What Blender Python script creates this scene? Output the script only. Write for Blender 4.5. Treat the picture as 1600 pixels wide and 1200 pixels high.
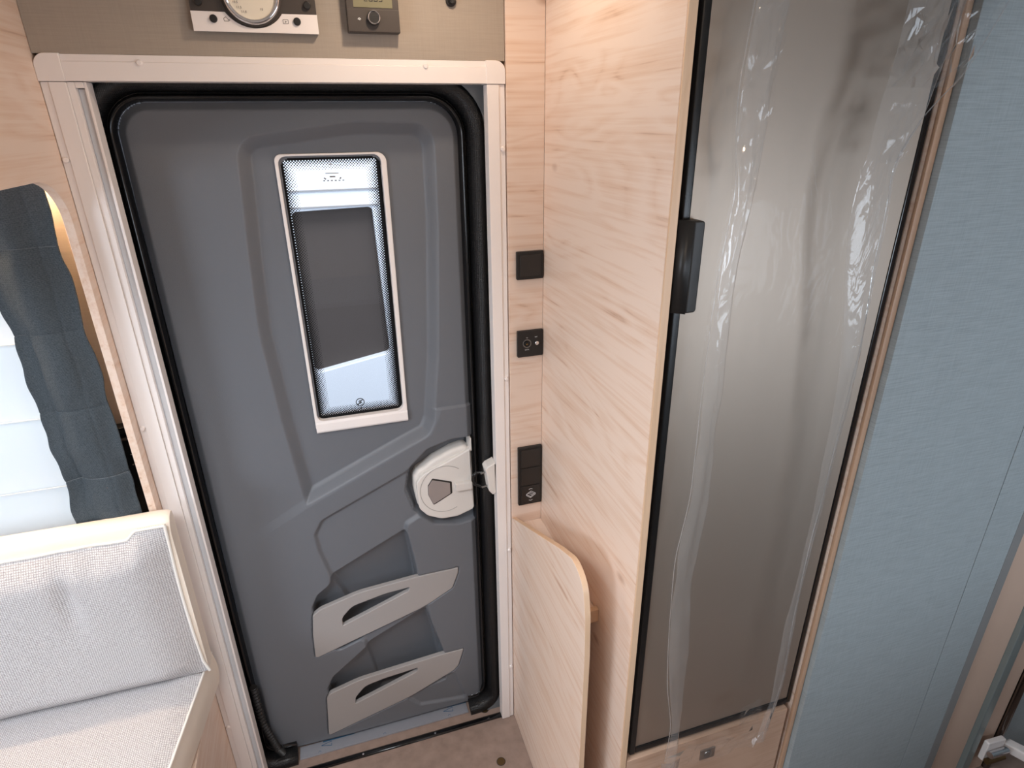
import bpy, bmesh, math, random
import numpy as np
from mathutils import Vector, Matrix

random.seed(7)
rng = np.random.default_rng(7)
for o in list(bpy.data.objects):
    bpy.data.objects.remove(o)
S = bpy.context.scene
COL = S.collection

# ------------------------------------------------------------------ camera
R = ((0.95336985, -0.30160495, -0.0109718),
     (-0.1292311, -0.37510554, -0.91792982),
     (0.2727366, 0.87654452, -0.39659105))       # rows: right, down, forward (world: x right, y into the door wall, z up)
cam = bpy.data.cameras.new('camera')
cam.sensor_width = 36.0
cam.lens = 36.0 * 944.2 / 1600.0
cam.clip_start = 0.02
co = bpy.data.objects.new('camera', cam)
COL.objects.link(co)
right, down, fwd = (Vector(r) for r in R)
m = Matrix.Identity(4)
for i in range(3):
    m[i][0] = right[i]; m[i][1] = -down[i]; m[i][2] = -fwd[i]
m.translation = Vector((0, -1.3, 1.75))
co.matrix_world = m
S.camera = co

# ------------------------------------------------------------------ world, light, exposure
S.view_settings.view_transform = 'Standard'
S.view_settings.look = 'None'
S.view_settings.gamma = 1
S.view_settings.use_curve_mapping = False
S.view_settings.exposure = -0.06
S.cycles.use_denoising = True
S.cycles.max_bounces = 10
S.cycles.transparent_max_bounces = 16
w = bpy.data.worlds.new('daylight'); S.world = w
w.use_nodes = True
w.node_tree.nodes['Background'].inputs[0].default_value = (0.80, 0.88, 1.0, 1)
w.node_tree.nodes['Background'].inputs[1].default_value = 1.0

def area(name, loc, target, sx, sy, power, color, spread=180):
    l = bpy.data.lights.new(name, 'AREA'); l.shape = 'RECTANGLE'
    l.size = sx; l.size_y = sy; l.energy = power; l.color = color; l.spread = math.radians(spread)
    o = bpy.data.objects.new(name, l); COL.objects.link(o)
    o.location = loc
    o.rotation_euler = (Vector(target) - Vector(loc)).to_track_quat('-Z', 'Y').to_euler()
    return o
WARM = (1.0, 0.78, 0.58); COOL = (0.78, 0.88, 1.0)
area('rear_window_daylight', (1.55, -2.34, 1.16), (1.30, 0, 1.0), 1.5, 0.50, 17, COOL)
area('cab_window_daylight', (-1.86, -1.25, 1.40), (0.4, -0.75, 1.0), 1.0, 0.60, 32, COOL)
area('added_overhead_fill', (-0.55, -1.10, 2.14), (-0.45, -0.9, 0), 0.6, 0.6, 18, (0.88, 0.94, 1.0), 125)  # unseen light added overhead for a top-down gradient; no hatch is built
area('left_window_daylight', (-1.04, 0.36, 1.28), (-1.04, -1, 1.2), 1.1, 0.66, 3.2, COOL)
area('yard_daylight', (0.1, 0.75, 3.0), (0.1, 1.5, 0.9), 3.0, 1.0, 78, (0.95, 0.97, 1.0))
def spot_lamp(name, loc, power, r=0.02, color=WARM, aim=None, cone=165):
    l = bpy.data.lights.new(name, 'SPOT'); l.energy = power; l.color = color; l.shadow_soft_size = r
    l.spot_size = math.radians(cone); l.spot_blend = 0.6
    o = bpy.data.objects.new(name, l); COL.objects.link(o); o.location = loc
    if aim: o.rotation_euler = (Vector(aim)-Vector(loc)).to_track_quat('-Z', 'Y').to_euler()
    return o
spot_lamp('ceiling_spot_by_door', (0.22, -0.27, 2.13), 5)
spot_lamp('ceiling_spot_left', (-0.70, -0.75, 2.13), 4)
spot_lamp('ceiling_spot_middle', (0.62, -1.40, 2.13), 9, .03, aim=(-.55, -.15, .75), cone=88)
area('locker_led_strip_light', (-0.87, 0.002, 1.686), (-0.87, 0.004, 1.0), 0.86, 0.012, 6.0, (1.0, .70, .42))

# ------------------------------------------------------------------ materials
MATS = {}
def new_mat(name):
    mt = bpy.data.materials.new(name); mt.use_nodes = True
    nt = mt.node_tree
    b = nt.nodes['Principled BSDF']
    return mt, nt, b
def N(nt, t, **kw):
    n = nt.nodes.new(t)
    for k, v in kw.items():
        if k.startswith('i_'):
            key = k[2:]
            key = int(key) if key.isdigit() else key.replace('_', ' ')
            n.inputs[key].default_value = v
        else:
            setattr(n, k, v)
    return n
def srgb(r, g, b):
    f = lambda c: (c/255/12.92) if c/255 <= 0.04045 else ((c/255+0.055)/1.055)**2.4
    return (f(r), f(g), f(b), 1)
def coords(nt, scale=(1, 1, 1), rot=(0, 0, 0)):
    tc = N(nt, 'ShaderNodeTexCoord')
    mp = N(nt, 'ShaderNodeMapping')
    mp.inputs['Scale'].default_value = scale; mp.inputs['Rotation'].default_value = rot
    nt.links.new(tc.outputs['Object'], mp.inputs[0])
    return mp.outputs[0]
def plain(name, col, rough=0.5, metal=0.0, bump=0.0, bscale=400, var=0.0, vscale=6, spec=0.5, coat=0.0):
    mt, nt, b = new_mat(name)
    b.inputs['Base Color'].default_value = col
    b.inputs['Roughness'].default_value = rough
    b.inputs['Metallic'].default_value = metal
    b.inputs['Specular IOR Level'].default_value = spec
    b.inputs['Coat Weight'].default_value = coat
    v = coords(nt)
    if var:
        n = N(nt, 'ShaderNodeTexNoise', i_Scale=vscale, i_Detail=4.0)
        nt.links.new(v, n.inputs['Vector'])
        r = N(nt, 'ShaderNodeValToRGB')
        r.color_ramp.elements[0].position = .3; r.color_ramp.elements[1].position = .7
        r.color_ramp.elements[0].color = tuple(c*(1-var) for c in col[:3]) + (1,)
        r.color_ramp.elements[1].color = tuple(min(1, c*(1+var)) for c in col[:3]) + (1,)
        nt.links.new(n.outputs[0], r.inputs[0]); nt.links.new(r.outputs[0], b.inputs['Base Color'])
    if bump:
        n = N(nt, 'ShaderNodeTexNoise', i_Scale=bscale, i_Detail=2.0)
        nt.links.new(v, n.inputs['Vector'])
        bp = N(nt, 'ShaderNodeBump', i_Strength=bump, i_Distance=0.001)
        nt.links.new(n.outputs[0], bp.inputs['Height']); nt.links.new(bp.outputs[0], b.inputs['Normal'])
    MATS[name] = mt
    return mt
def wood(name, along, a, bcol, dark, rough=0.42):
    """along = 0/1/2: axis of the grain"""
    mt, nt, b = new_mat(name)
    sc = [92.0, 92.0, 92.0]; sc[along] = 1.9
    v = coords(nt, tuple(sc))
    sc2 = [9.0, 9.0, 9.0]; sc2[along] = 1.9
    v2 = coords(nt, tuple(sc2))
    n2 = N(nt, 'ShaderNodeTexNoise', i_Scale=1.0, i_Detail=2.0, i_Distortion=0.6)
    nt.links.new(v2, n2.inputs['Vector'])
    # rings: contour lines of a stretched noise give cathedral figure
    ma = N(nt, 'ShaderNodeMath', operation='MULTIPLY', i_1=16.0); nt.links.new(n2.outputs[0], ma.inputs[0])
    fr = N(nt, 'ShaderNodeMath', operation='PINGPONG', i_1=1.0); nt.links.new(ma.outputs[0], fr.inputs[0])
    n = N(nt, 'ShaderNodeTexNoise', i_Scale=1.0, i_Detail=6.0, i_Roughness=0.6, i_Distortion=0.25)
    nt.links.new(v, n.inputs['Vector'])
    sc3 = [210.0]*3; sc3[along] = 4.5
    n3 = N(nt, 'ShaderNodeTexNoise', i_Scale=1.0, i_Detail=2.0); nt.links.new(coords(nt, tuple(sc3)), n3.inputs['Vector'])
    mix = N(nt, 'ShaderNodeMath', operation='MULTIPLY_ADD', i_1=0.22); nt.links.new(fr.outputs[0], mix.inputs[0]); nt.links.new(n.outputs[0], mix.inputs[2])
    mix2 = N(nt, 'ShaderNodeMath', operation='MULTIPLY_ADD', i_1=0.48); nt.links.new(n3.outputs[0], mix2.inputs[0]); nt.links.new(mix.outputs[0], mix2.inputs[2])
    r = N(nt, 'ShaderNodeValToRGB')
    e = r.color_ramp.elements
    e[0].position = .45; e[0].color = dark
    e[1].position = .92; e[1].color = a
    k = e.new(.64); k.color = bcol
    nt.links.new(mix2.outputs[0], r.inputs[0])
    # sparse knots
    sck = [7.0]*3; sck[along] = 3.6
    vo = N(nt, 'ShaderNodeTexVoronoi', i_Scale=1.0); nt.links.new(coords(nt, tuple(sck)), vo.inputs['Vector'])
    kr = N(nt, 'ShaderNodeValToRGB'); kr.color_ramp.elements[0].position = .02; kr.color_ramp.elements[1].position = .085
    kr.color_ramp.elements[0].color = (.62, .50, .43, 1); kr.color_ramp.elements[1].color = (1, 1, 1, 1)
    nt.links.new(vo.outputs['Distance'], kr.inputs[0])
    mx = N(nt, 'ShaderNodeMix', data_type='RGBA', blend_type='MULTIPLY'); mx.inputs[0].default_value = .8
    nt.links.new(r.outputs[0], mx.inputs[6]); nt.links.new(kr.outputs[0], mx.inputs[7])
    nt.links.new(mx.outputs[2], b.inputs['Base Color'])
    b.inputs['Roughness'].default_value = rough
    bp = N(nt, 'ShaderNodeBump', i_Strength=0.10, i_Distance=0.0006)
    nt.links.new(mix2.outputs[0], bp.inputs['Height']); nt.links.new(bp.outputs[0], b.inputs['Normal'])
    MATS[name] = mt
    return mt
WA, WB, WD = srgb(238, 215, 198), srgb(229, 199, 177), srgb(192, 150, 122)
wood_y = wood('oak_grain_y', 1, WA, WB, WD)
wood_x = wood('oak_grain_x', 0, WA, WB, WD)
wood_front_shaded = wood('oak_front_shaded', 0, srgb(206, 172, 148), srgb(196, 160, 135), srgb(172, 132, 106))  # same oak darkened: shade on the front-facing drawer put into the colour
wood_band_shaded = wood('oak_band_shaded', 2, srgb(196, 160, 132), srgb(188, 151, 123), srgb(172, 135, 108))  # same oak again, with the right board's shaded front put into the colour
wood_z = wood('oak_edge_z', 2, srgb(226, 192, 160), srgb(220, 185, 152), srgb(208, 171, 138))
plastic_white = plain('white_plastic', srgb(247, 239, 235), .35, bump=.05, bscale=150)
plastic_warmwhite = plain('offwhite_plastic', srgb(226, 220, 214), .42, bump=.06, bscale=500)
leaf_grey = plain('grain_grey_plastic', srgb(110, 113, 119), .42, bump=.35, bscale=900, spec=.5)
trim_silver = plain('matt_silver_plastic', srgb(168, 163, 161), .40, bump=.05, bscale=900)
rubber = plain('black_rubber', srgb(18, 18, 19), .32, bump=.15, bscale=300)
black_gloss = plain('black_gloss_plastic', srgb(20, 20, 22), .16)
black_matt = plain('black_matt_plastic', srgb(34, 32, 31), .45, bump=.08, bscale=700)
dark_brown = plain('dark_brown_plastic', srgb(70, 62, 57), .45, bump=.06, bscale=600)
chrome = plain('chrome', srgb(225, 225, 228), .08, 1.0)
steel = plain('dull_steel', srgb(150, 150, 150), .3, 1.0)
brass = plain('aged_brass', srgb(120, 98, 66), .45, .9, bump=.3, bscale=120)
wall_beige = plain('beige_fabric_wall', srgb(190, 170, 148), .8, bump=.5, bscale=500, var=.05, vscale=60)
wall_grey = plain('grey_laminate', srgb(120, 123, 126), .6, bump=.1, bscale=400)
cream = plain('cream_vinyl', srgb(244, 230, 214), .42, bump=.25, bscale=350, var=.02, vscale=20)
piping_m = plain('white_piping', srgb(242, 236, 228), .5)
floor_m = plain('taupe_vinyl_floor', srgb(154, 132, 120), .5, bump=.2, bscale=350, var=.13, vscale=34)
alu = plain('brushed_aluminium', srgb(158, 160, 168), .38, .25, bump=.12, bscale=250)
white_body = plain('white_vehicle_paint', srgb(240, 243, 248), .25)
dark_glass = plain('dark_vehicle_glass', srgb(84, 76, 72), .6, spec=.2)
beige_panel = plain('beige_laminate_panel', srgb(208, 180, 161), .45, bump=.05, bscale=300, var=.03, vscale=5)
post_m = plain('grey_green_aluminium', srgb(138, 150, 150), .35, .4)
ceiling_m = plain('white_ceiling_cloth', srgb(226, 220, 212), .8, bump=.2, bscale=300)
ink_white = plain('white_print', srgb(225, 225, 225), .6)
ink_grey = plain('grey_print', srgb(128, 120, 114), .6)
ink_black = plain('black_print', srgb(24, 24, 26), .6)
ink_blue = plain('blue_print', srgb(50, 96, 130), .5)
dial_m = plain('cream_dial', srgb(236, 226, 208), .5)
lcd_m = plain('olive_display', srgb(128, 123, 96), .35)
mirror_m = plain('satin_mirror', srgb(178, 168, 165), .3, .4)

def linen(name, col, scale_u, scale_v, rough=.7, amt=.06):
    mt, nt, b = new_mat(name)
    a = N(nt, 'ShaderNodeTexNoise', i_Scale=1.0, i_Detail=3.0); nt.links.new(coords(nt, (18, 18, 480), (0, .10, 0)), a.inputs['Vector'])
    c = N(nt, 'ShaderNodeTexNoise', i_Scale=1.0, i_Detail=3.0); nt.links.new(coords(nt, (480, 18, 18), (0, .10, 0)), c.inputs['Vector'])
    ad = N(nt, 'ShaderNodeMath', operation='MULTIPLY_ADD', i_1=.6); nt.links.new(c.outputs[0], ad.inputs[0]); nt.links.new(a.outputs[0], ad.inputs[2])
    r = N(nt, 'ShaderNodeValToRGB'); r.color_ramp.elements[0].position = .55; r.color_ramp.elements[1].position = 1.05 if False else .98
    r.color_ramp.elements[0].color = tuple(x*(1-amt*1.6) for x in col[:3])+(1,); r.color_ramp.elements[1].color = tuple(x*(1+amt*1.6) for x in col[:3])+(1,)
    nt.links.new(ad.outputs[0], r.inputs[0]); nt.links.new(r.outputs[0], b.inputs['Base Color'])
    b.inputs['Roughness'].default_value = rough
    bp = N(nt, 'ShaderNodeBump', i_Strength=.25, i_Distance=.0006); nt.links.new(ad.outputs[0], bp.inputs['Height']); nt.links.new(bp.outputs[0], b.inputs['Normal'])
    return mt
linen_grey = linen('grey_linen_laminate', srgb(156, 165, 168), 1, 1, .55, .075)
linen_beige = linen('beige_linen_wall', srgb(168, 156, 143), 1, 1, .75, .025)

def woven(name, lo, hi, pitch, axes=('X', 'Z'), rough=.9):
    mt, nt, b = new_mat(name)
    v = coords(nt)
    tot = None
    s = 2*math.pi/pitch/6.2832
    ck = []
    for ax in axes:
        wv = N(nt, 'ShaderNodeTexWave', bands_direction=ax, i_Scale=s*0.05*6.2832, i_Distortion=1.2, i_Detail=1.5)
        wv.inputs['Detail Scale'].default_value = 3
        nt.links.new(v, wv.inputs['Vector']); ck.append(wv.outputs['Fac'])
    m3 = N(nt, 'ShaderNodeMath', operation='MULTIPLY'); nt.links.new(ck[0], m3.inputs[0]); nt.links.new(ck[1], m3.inputs[1])
    nz = N(nt, 'ShaderNodeTexNoise', i_Scale=420.0, i_Detail=3.0); nt.links.new(v, nz.inputs['Vector'])
    ad = N(nt, 'ShaderNodeMath', operation='MULTIPLY_ADD', i_1=.9); nt.links.new(nz.outputs[0], ad.inputs[0]); nt.links.new(m3.outputs[0], ad.inputs[2])
    r = N(nt, 'ShaderNodeValToRGB'); r.color_ramp.elements[0].position = .25; r.color_ramp.elements[1].position = .95
    r.color_ramp.elements[0].color = lo; r.color_ramp.elements[1].color = hi
    nt.links.new(ad.outputs[0], r.inputs[0]); nt.links.new(r.outputs[0], b.inputs['Base Color'])
    b.inputs['Roughness'].default_value = rough; b.inputs['Specular IOR Level'].default_value = .15
    bp = N(nt, 'ShaderNodeBump', i_Strength=.55, i_Distance=.001); nt.links.new(ad.outputs[0], bp.inputs['Height']); nt.links.new(bp.outputs[0], b.inputs['Normal'])
    return mt
fabric = woven('pale_grey_weave', srgb(146, 140, 140), srgb(222, 219, 220), .0042)
fabric_flat = woven('pale_grey_weave_flat', srgb(146, 140, 140), srgb(222, 219, 220), .0042, ('X', 'Y'))
denim = woven('dark_denim_weave', srgb(43, 50, 56), srgb(94, 102, 108), .0016)

def ribbed():
    mt, nt, b = new_mat('ribbed_rubber')
    b.inputs['Base Color'].default_value = srgb(20, 20, 21); b.inputs['Roughness'].default_value = .34
    v = coords(nt)
    ck = []
    for ax in ('X', 'Z'):
        wv = N(nt, 'ShaderNodeTexWave', bands_direction=ax, i_Scale=110.0, i_Distortion=0.0)
        nt.links.new(v, wv.inputs['Vector']); ck.append(wv.outputs['Fac'])
    m1 = N(nt, 'ShaderNodeMath', operation='ADD'); nt.links.new(ck[0], m1.inputs[0]); nt.links.new(ck[1], m1.inputs[1])
    bp = N(nt, 'ShaderNodeBump', i_Strength=.35, i_Distance=.0012); nt.links.new(m1.outputs[0], bp.inputs['Height']); nt.links.new(bp.outputs[0], b.inputs['Normal'])
    return mt
rubber_rib = ribbed()

def brushed():
    mt, nt, b = new_mat('brushed_taupe_steel')
    b.inputs['Base Color'].default_value = srgb(184, 170, 157); b.inputs['Metallic'].default_value = .9
    b.inputs['Roughness'].default_value = .36
    b.inputs['Anisotropic'].default_value = .0
    n = N(nt, 'ShaderNodeTexNoise', i_Scale=1.0, i_Detail=3.0); nt.links.new(coords(nt, (900, 900, 12)), n.inputs['Vector'])
    mr = N(nt, 'ShaderNodeMapRange'); mr.inputs['To Min'].default_value = .46; mr.inputs['To Max'].default_value = .54
    nt.links.new(n.outputs[0], mr.inputs[0]); nt.links.new(mr.outputs[0], b.inputs['Roughness'])
    return mt
fridge_m = brushed()

def film(name, haze, gloss):
    mt, nt, b = new_mat(name)
    nt.nodes.remove(b)
    out = nt.nodes['Material Output']
    tr = N(nt, 'ShaderNodeBsdfTransparent'); tr.inputs[0].default_value = (.97, .97, .97, 1)
    gl = N(nt, 'ShaderNodeBsdfGlossy'); gl.inputs['Roughness'].default_value = .06; gl.inputs[0].default_value = (1, 1, 1, 1)
    df = N(nt, 'ShaderNodeBsdfDiffuse'); df.inputs[0].default_value = (.85, .87, .88, 1)
    fz = N(nt, 'ShaderNodeFresnel', i_IOR=1.45)
    ml = N(nt, 'ShaderNodeMath', operation='MULTIPLY', i_1=gloss); ml.use_clamp = True
    nt.links.new(fz.outputs[0], ml.inputs[0])
    n = N(nt, 'ShaderNodeTexNoise', i_Scale=26.0, i_Detail=3.0, i_Distortion=1.5); nt.links.new(coords(nt, (1, 1, .35)), n.inputs['Vector'])
    bp = N(nt, 'ShaderNodeBump', i_Strength=.6, i_Distance=.006); nt.links.new(n.outputs[0], bp.inputs['Height'])
    nt.links.new(bp.outputs[0], gl.inputs['Normal']); nt.links.new(bp.outputs[0], fz.inputs['Normal'])
    m1 = N(nt, 'ShaderNodeMixShader'); m1.inputs[0].default_value = haze
    nt.links.new(tr.outputs[0], m1.inputs[1]); nt.links.new(df.outputs[0], m1.inputs[2])
    m2 = N(nt, 'ShaderNodeMixShader'); nt.links.new(ml.outputs[0], m2.inputs[0])
    nt.links.new(m1.outputs[0], m2.inputs[1]); nt.links.new(gl.outputs[0], m2.inputs[2])
    nt.links.new(m2.outputs[0], out.inputs[0])
    return mt
film_m = film('clear_plastic_film', .012, .16)
film_fold = film('folded_plastic_film', .085, .9)

def blind_mat():
    mt, nt, b = new_mat('white_blind_cloth'); nt.nodes.remove(b); out = nt.nodes['Material Output']
    tl = N(nt, 'ShaderNodeBsdfTranslucent'); tl.inputs[0].default_value = (.93, .95, .96, 1)
    df = N(nt, 'ShaderNodeBsdfDiffuse'); df.inputs[0].default_value = (.92, .92, .91, 1)
    m1 = N(nt, 'ShaderNodeMixShader'); m1.inputs[0].default_value = .55
    nt.links.new(df.outputs[0], m1.inputs[1]); nt.links.new(tl.outputs[0], m1.inputs[2]); nt.links.new(m1.outputs[0], out.inputs[0])
    return mt
blind_m = blind_mat()

def glass_mat(name, tint):
    mt, nt, b = new_mat(name); nt.nodes.remove(b); out = nt.nodes['Material Output']
    tr = N(nt, 'ShaderNodeBsdfTransparent'); tr.inputs[0].default_value = tint
    gl = N(nt, 'ShaderNodeBsdfGlossy'); gl.inputs['Roughness'].default_value = .02
    fz = N(nt, 'ShaderNodeFresnel', i_IOR=1.45)
    m2 = N(nt, 'ShaderNodeMixShader'); nt.links.new(fz.outputs[0], m2.inputs[0]); nt.links.new(tr.outputs[0], m2.inputs[1]); nt.links.new(gl.outputs[0], m2.inputs[2])
    nt.links.new(m2.outputs[0], out.inputs[0])
    return mt, nt, m2, out
pane_m = glass_mat('clear_window_glass', (.92, .95, .96, 1))[0]
def frit_mat(hx, hz):
    """glass printed with a black rim that dissolves inwards into a raster of black dots; object origin = pane centre"""
    mt, nt, m2, out = glass_mat('dot_printed_glass', (.93, .95, .97, 1))
    tc = N(nt, 'ShaderNodeTexCoord'); sx = N(nt, 'ShaderNodeSeparateXYZ'); nt.links.new(tc.outputs['Object'], sx.inputs[0])
    def mth(op, a, b=None, clamp=False):
        n = N(nt, 'ShaderNodeMath', operation=op); n.use_clamp = clamp
        for i, q in enumerate((a, b)):
            if q is None: continue
            if isinstance(q, (int, float)): n.inputs[i].default_value = q
            else: nt.links.new(q, n.inputs[i])
        return n.outputs[0]
    ex = mth('SUBTRACT', hx, mth('ABSOLUTE', sx.outputs['X']))
    ez = mth('SUBTRACT', hz, mth('ABSOLUTE', sx.outputs['Z']))
    e = mth('MINIMUM', ex, ez)                     # distance to the pane's edge
    p = .0042
    u = mth('MULTIPLY', mth('ADD', sx.outputs['X'], sx.outputs['Z']), 2*math.pi/(p*1.414))
    v = mth('MULTIPLY', mth('SUBTRACT', sx.outputs['X'], sx.outputs['Z']), 2*math.pi/(p*1.414))
    d = mth('MULTIPLY', mth('COSINE', u), .25); d = mth('ADD', d, mth('MULTIPLY', mth('COSINE', v), .25)); d = mth('ADD', d, .5)   # 0..1
    # print where d > threshold; threshold rises inwards
    th = mth('DIVIDE', mth('SUBTRACT', e, .006), .027)
    th = mth('ADD', mth('MULTIPLY', th, .66), .26)
    dots = mth('MULTIPLY', mth('SUBTRACT', d, th), 12, True)
    dots = mth('MULTIPLY', dots, mth('LESS_THAN', e, .031))
    rim = mth('LESS_THAN', e, .0085)
    f = mth('MAXIMUM', dots, rim)
    ink = N(nt, 'ShaderNodeBsdfPrincipled'); ink.inputs['Base Color'].default_value = (.006, .006, .007, 1); ink.inputs['Roughness'].default_value = .5; ink.inputs['Specular IOR Level'].default_value = .2
    m3 = N(nt, 'ShaderNodeMixShader'); nt.links.new(f, m3.inputs[0]); nt.links.new(m2.outputs[0], m3.inputs[1]); nt.links.new(ink.outputs[0], m3.inputs[2])
    nt.links.new(m3.outputs[0], out.inputs[0])
    return mt
def emis(name, col, k):
    mt, nt, b = new_mat(name)
    b.inputs['Base Color'].default_value = col; b.inputs['Emission Color'].default_value = col; b.inputs['Emission Strength'].default_value = k
    return mt
led_m = emis('warm_led', (1, .68, .40, 1), 6)

# ------------------------------------------------------------------ object helpers (vertices are given in world metres)
def thing(name, label=None, cat=None, loc=(0, 0, 0), group=None, kind=None):
    o = bpy.data.objects.new(name, None); COL.objects.link(o); o.location = loc; o.empty_display_size = .02
    tag(o, label, cat, group, kind); return o
def tag(o, label=None, cat=None, group=None, kind=None):
    if label: o['label'] = label
    if cat: o['category'] = cat
    if group: o['group'] = group
    if kind: o['kind'] = kind
    return o
def wloc(o):
    v = Vector(o.location)
    while o.parent: o = o.parent; v += Vector(o.location)
    return v
def link(name, me, mat, parent=None, origin=None, smooth=None):
    """me holds world coordinates; recentre on origin (default: middle of the box)"""
    co_ = np.empty(len(me.vertices)*3, dtype=np.float32); me.vertices.foreach_get('co', co_); co_ = co_.reshape(-1, 3)
    if origin is None:
        lo, hi = co_.min(0), co_.max(0)
        origin = ((lo+hi)/2)
        if parent is None: origin[2] = lo[2]
    origin = np.array(origin, dtype=np.float32)
    me.vertices.foreach_set('co', (co_-origin).ravel())
    if mat: me.materials.clear(); me.materials.append(mat)
    me.update()
    if smooth is not None:
        me.shade_smooth() if smooth else me.shade_flat()
        if smooth: 
            try: me.set_sharp_from_angle(angle=math.radians(38))
            except Exception: pass
    o = bpy.data.objects.new(name, me); COL.objects.link(o)
    if smooth:
        wn = o.modifiers.new('weighted', 'WEIGHTED_NORMAL'); wn.mode = 'FACE_AREA'; wn.weight = 100; wn.keep_sharp = True
    v = Vector([float(c) for c in origin])
    if parent: o.parent = parent; v = v - wloc(parent)
    o.location = v
    return o
def bm_mesh(bm, name='m'):
    me = bpy.data.meshes.new(name); bm.to_mesh(me); bm.free(); return me
def box_mesh(x0, x1, y0, y1, z0, z1, bev=0.0, seg=2):
    bm = bmesh.new()
    bmesh.ops.create_cube(bm, size=1)
    for v in bm.verts:
        v.co = Vector((x0 if v.co.x < 0 else x1, y0 if v.co.y < 0 else y1, z0 if v.co.z < 0 else z1))
    if bev:
        bmesh.ops.bevel(bm, geom=bm.edges[:], offset=bev, segments=seg, affect='EDGES', profile=.5)
    bmesh.ops.recalc_face_normals(bm, faces=bm.faces[:])
    return bm_mesh(bm)
def box(name, x0, x1, y0, y1, z0, z1, mat, parent=None, bev=.0012, **kw):
    return link(name, box_mesh(x0, x1, y0, y1, z0, z1, bev), mat, parent, smooth=True, **kw)
def join_meshes(list_):
    bm = bmesh.new()
    for q in list_: bm.from_mesh(q)
    return bm_mesh(bm)
def rpoly(pts, r, n=6):
    """polygon with rounded corners; r a number or one per corner"""
    out = []
    k = len(pts)
    rs = [r]*k if isinstance(r, (int, float)) else r
    for i in range(k):
        p = Vector(pts[i]).to_2d(); a = Vector(pts[i-1]).to_2d(); b = Vector(pts[(i+1) % k]).to_2d()
        rr = rs[i]
        u = (a-p); v = (b-p); lu, lv = u.length, v.length
        if rr <= 0 or lu < 1e-9 or lv < 1e-9: out.append((p.x, p.y)); continue
        u /= lu; v /= lv
        ang = u.angle(v, 3.14)
        if ang > 3.05: out.append((p.x, p.y)); continue
        t = min(rr/math.tan(ang/2), lu*.49, lv*.49)
        rad = t*math.tan(ang/2)
        c = p + (u+v).normalized()*(rad/math.sin(ang/2))
        A = p+u*t-c; B = p+v*t-c
        a0 = math.atan2(A.y, A.x); da = math.atan2(B.y, B.x)-a0
        da = (da+math.pi) % (2*math.pi) - math.pi
        for j in range(n+1):
            s = a0+da*j/n
            out.append((c.x+rad*math.cos(s), c.y+rad*math.sin(s)))
    return out
def rrect(x0, x1, z0, z1, r, n=6):
    return rpoly([(x0, z0), (x1, z0), (x1, z1), (x0, z1)], r, n)
def plate_mesh(outlines, d0, d1, bev=0.0, plane='xz', res=2):
    """flat plate from outlines (first one outer, others holes); the front (towards d0) gets the bevel too. plane xz -> depth is y, yz -> depth is x, xy -> depth is z"""
    cu = bpy.data.curves.new('c', 'CURVE'); cu.dimensions = '2D'; cu.fill_mode = 'BOTH'
    for ol in outlines:
        sp = cu.splines.new('POLY'); sp.points.add(len(ol)-1); sp.use_cyclic_u = True
        for p, q in zip(sp.points, ol): p.co = (q[0], q[1], 0, 1)
    t = abs(d1-d0)
    cu.extrude = max(t/2-bev, 0); cu.bevel_depth = bev; cu.bevel_resolution = res; cu.offset = -bev
    ob = bpy.data.objects.new('c', cu)
    me = bpy.data.meshes.new_from_object(ob)
    bpy.data.objects.remove(ob); bpy.data.curves.remove(cu)
    n = len(me.vertices); c = np.empty(n*3, dtype=np.float32); me.vertices.foreach_get('co', c); c = c.reshape(-1, 3)
    mid = (d0+d1)/2
    o = np.empty_like(c)
    if plane == 'xz': o[:, 0] = c[:, 0]; o[:, 2] = c[:, 1]; o[:, 1] = mid - c[:, 2]
    elif plane == 'yz': o[:, 1] = c[:, 0]; o[:, 2] = c[:, 1]; o[:, 0] = mid + c[:, 2]
    else: o[:, 0] = c[:, 0]; o[:, 1] = c[:, 1]; o[:, 2] = mid + c[:, 2]
    me.vertices.foreach_set('co', o.ravel())
    bm = bmesh.new(); bm.from_mesh(me); bmesh.ops.remove_doubles(bm, verts=bm.verts[:], dist=1e-6)
    bmesh.ops.recalc_face_normals(bm, faces=bm.faces[:]); bm.to_mesh(me); bm.free()
    return me
def plate(name, outlines, d0, d1, mat, parent=None, bev=0.001, plane='xz', **kw):
    if outlines and not isinstance(outlines[0], list): outlines = [list(outlines)]
    return link(name, plate_mesh(outlines, d0, d1, bev, plane), mat, parent, smooth=True, **kw)
def disc_mesh(c, r, h, axis='y', n=24, bev=.3, r2=None):
    """short lathe: disc with rounded rim; c = centre of the back, the front points to -y (axis y), +z (axis z) or -x (axis x)"""
    r2 = r if r2 is None else r2
    prof = [(r, 0), (r2, h*(1-bev)), (r2-h*bev*.4, h*(1-bev*.3)), (r2-h*bev, h), (0, h)]
    vs, fs = [], []
    for (pr, ph) in prof[:-1]:
        for i in range(n):
            a = 2*math.pi*i/n; u, v = pr*math.cos(a), pr*math.sin(a)
            vs.append({'y': (c[0]+u, c[1]-ph, c[2]+v), 'z': (c[0]+u, c[1]+v, c[2]+ph), 'x': (c[0]-ph, c[1]+u, c[2]+v)}[axis])
    for j in range(len(prof)-2):
        for i in range(n):
            fs.append((j*n+i, j*n+(i+1) % n, (j+1)*n+(i+1) % n, (j+1)*n+i))
    fs.append(tuple((len(prof)-2)*n+i for i in range(n))); fs.append(tuple(reversed(range(n))))
    me = bpy.data.meshes.new('d'); me.from_pydata(vs, [], fs)
    bm = bmesh.new(); bm.from_mesh(me); bmesh.ops.recalc_face_normals(bm, faces=bm.faces[:]); bm.to_mesh(me); bm.free()
    return me
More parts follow.
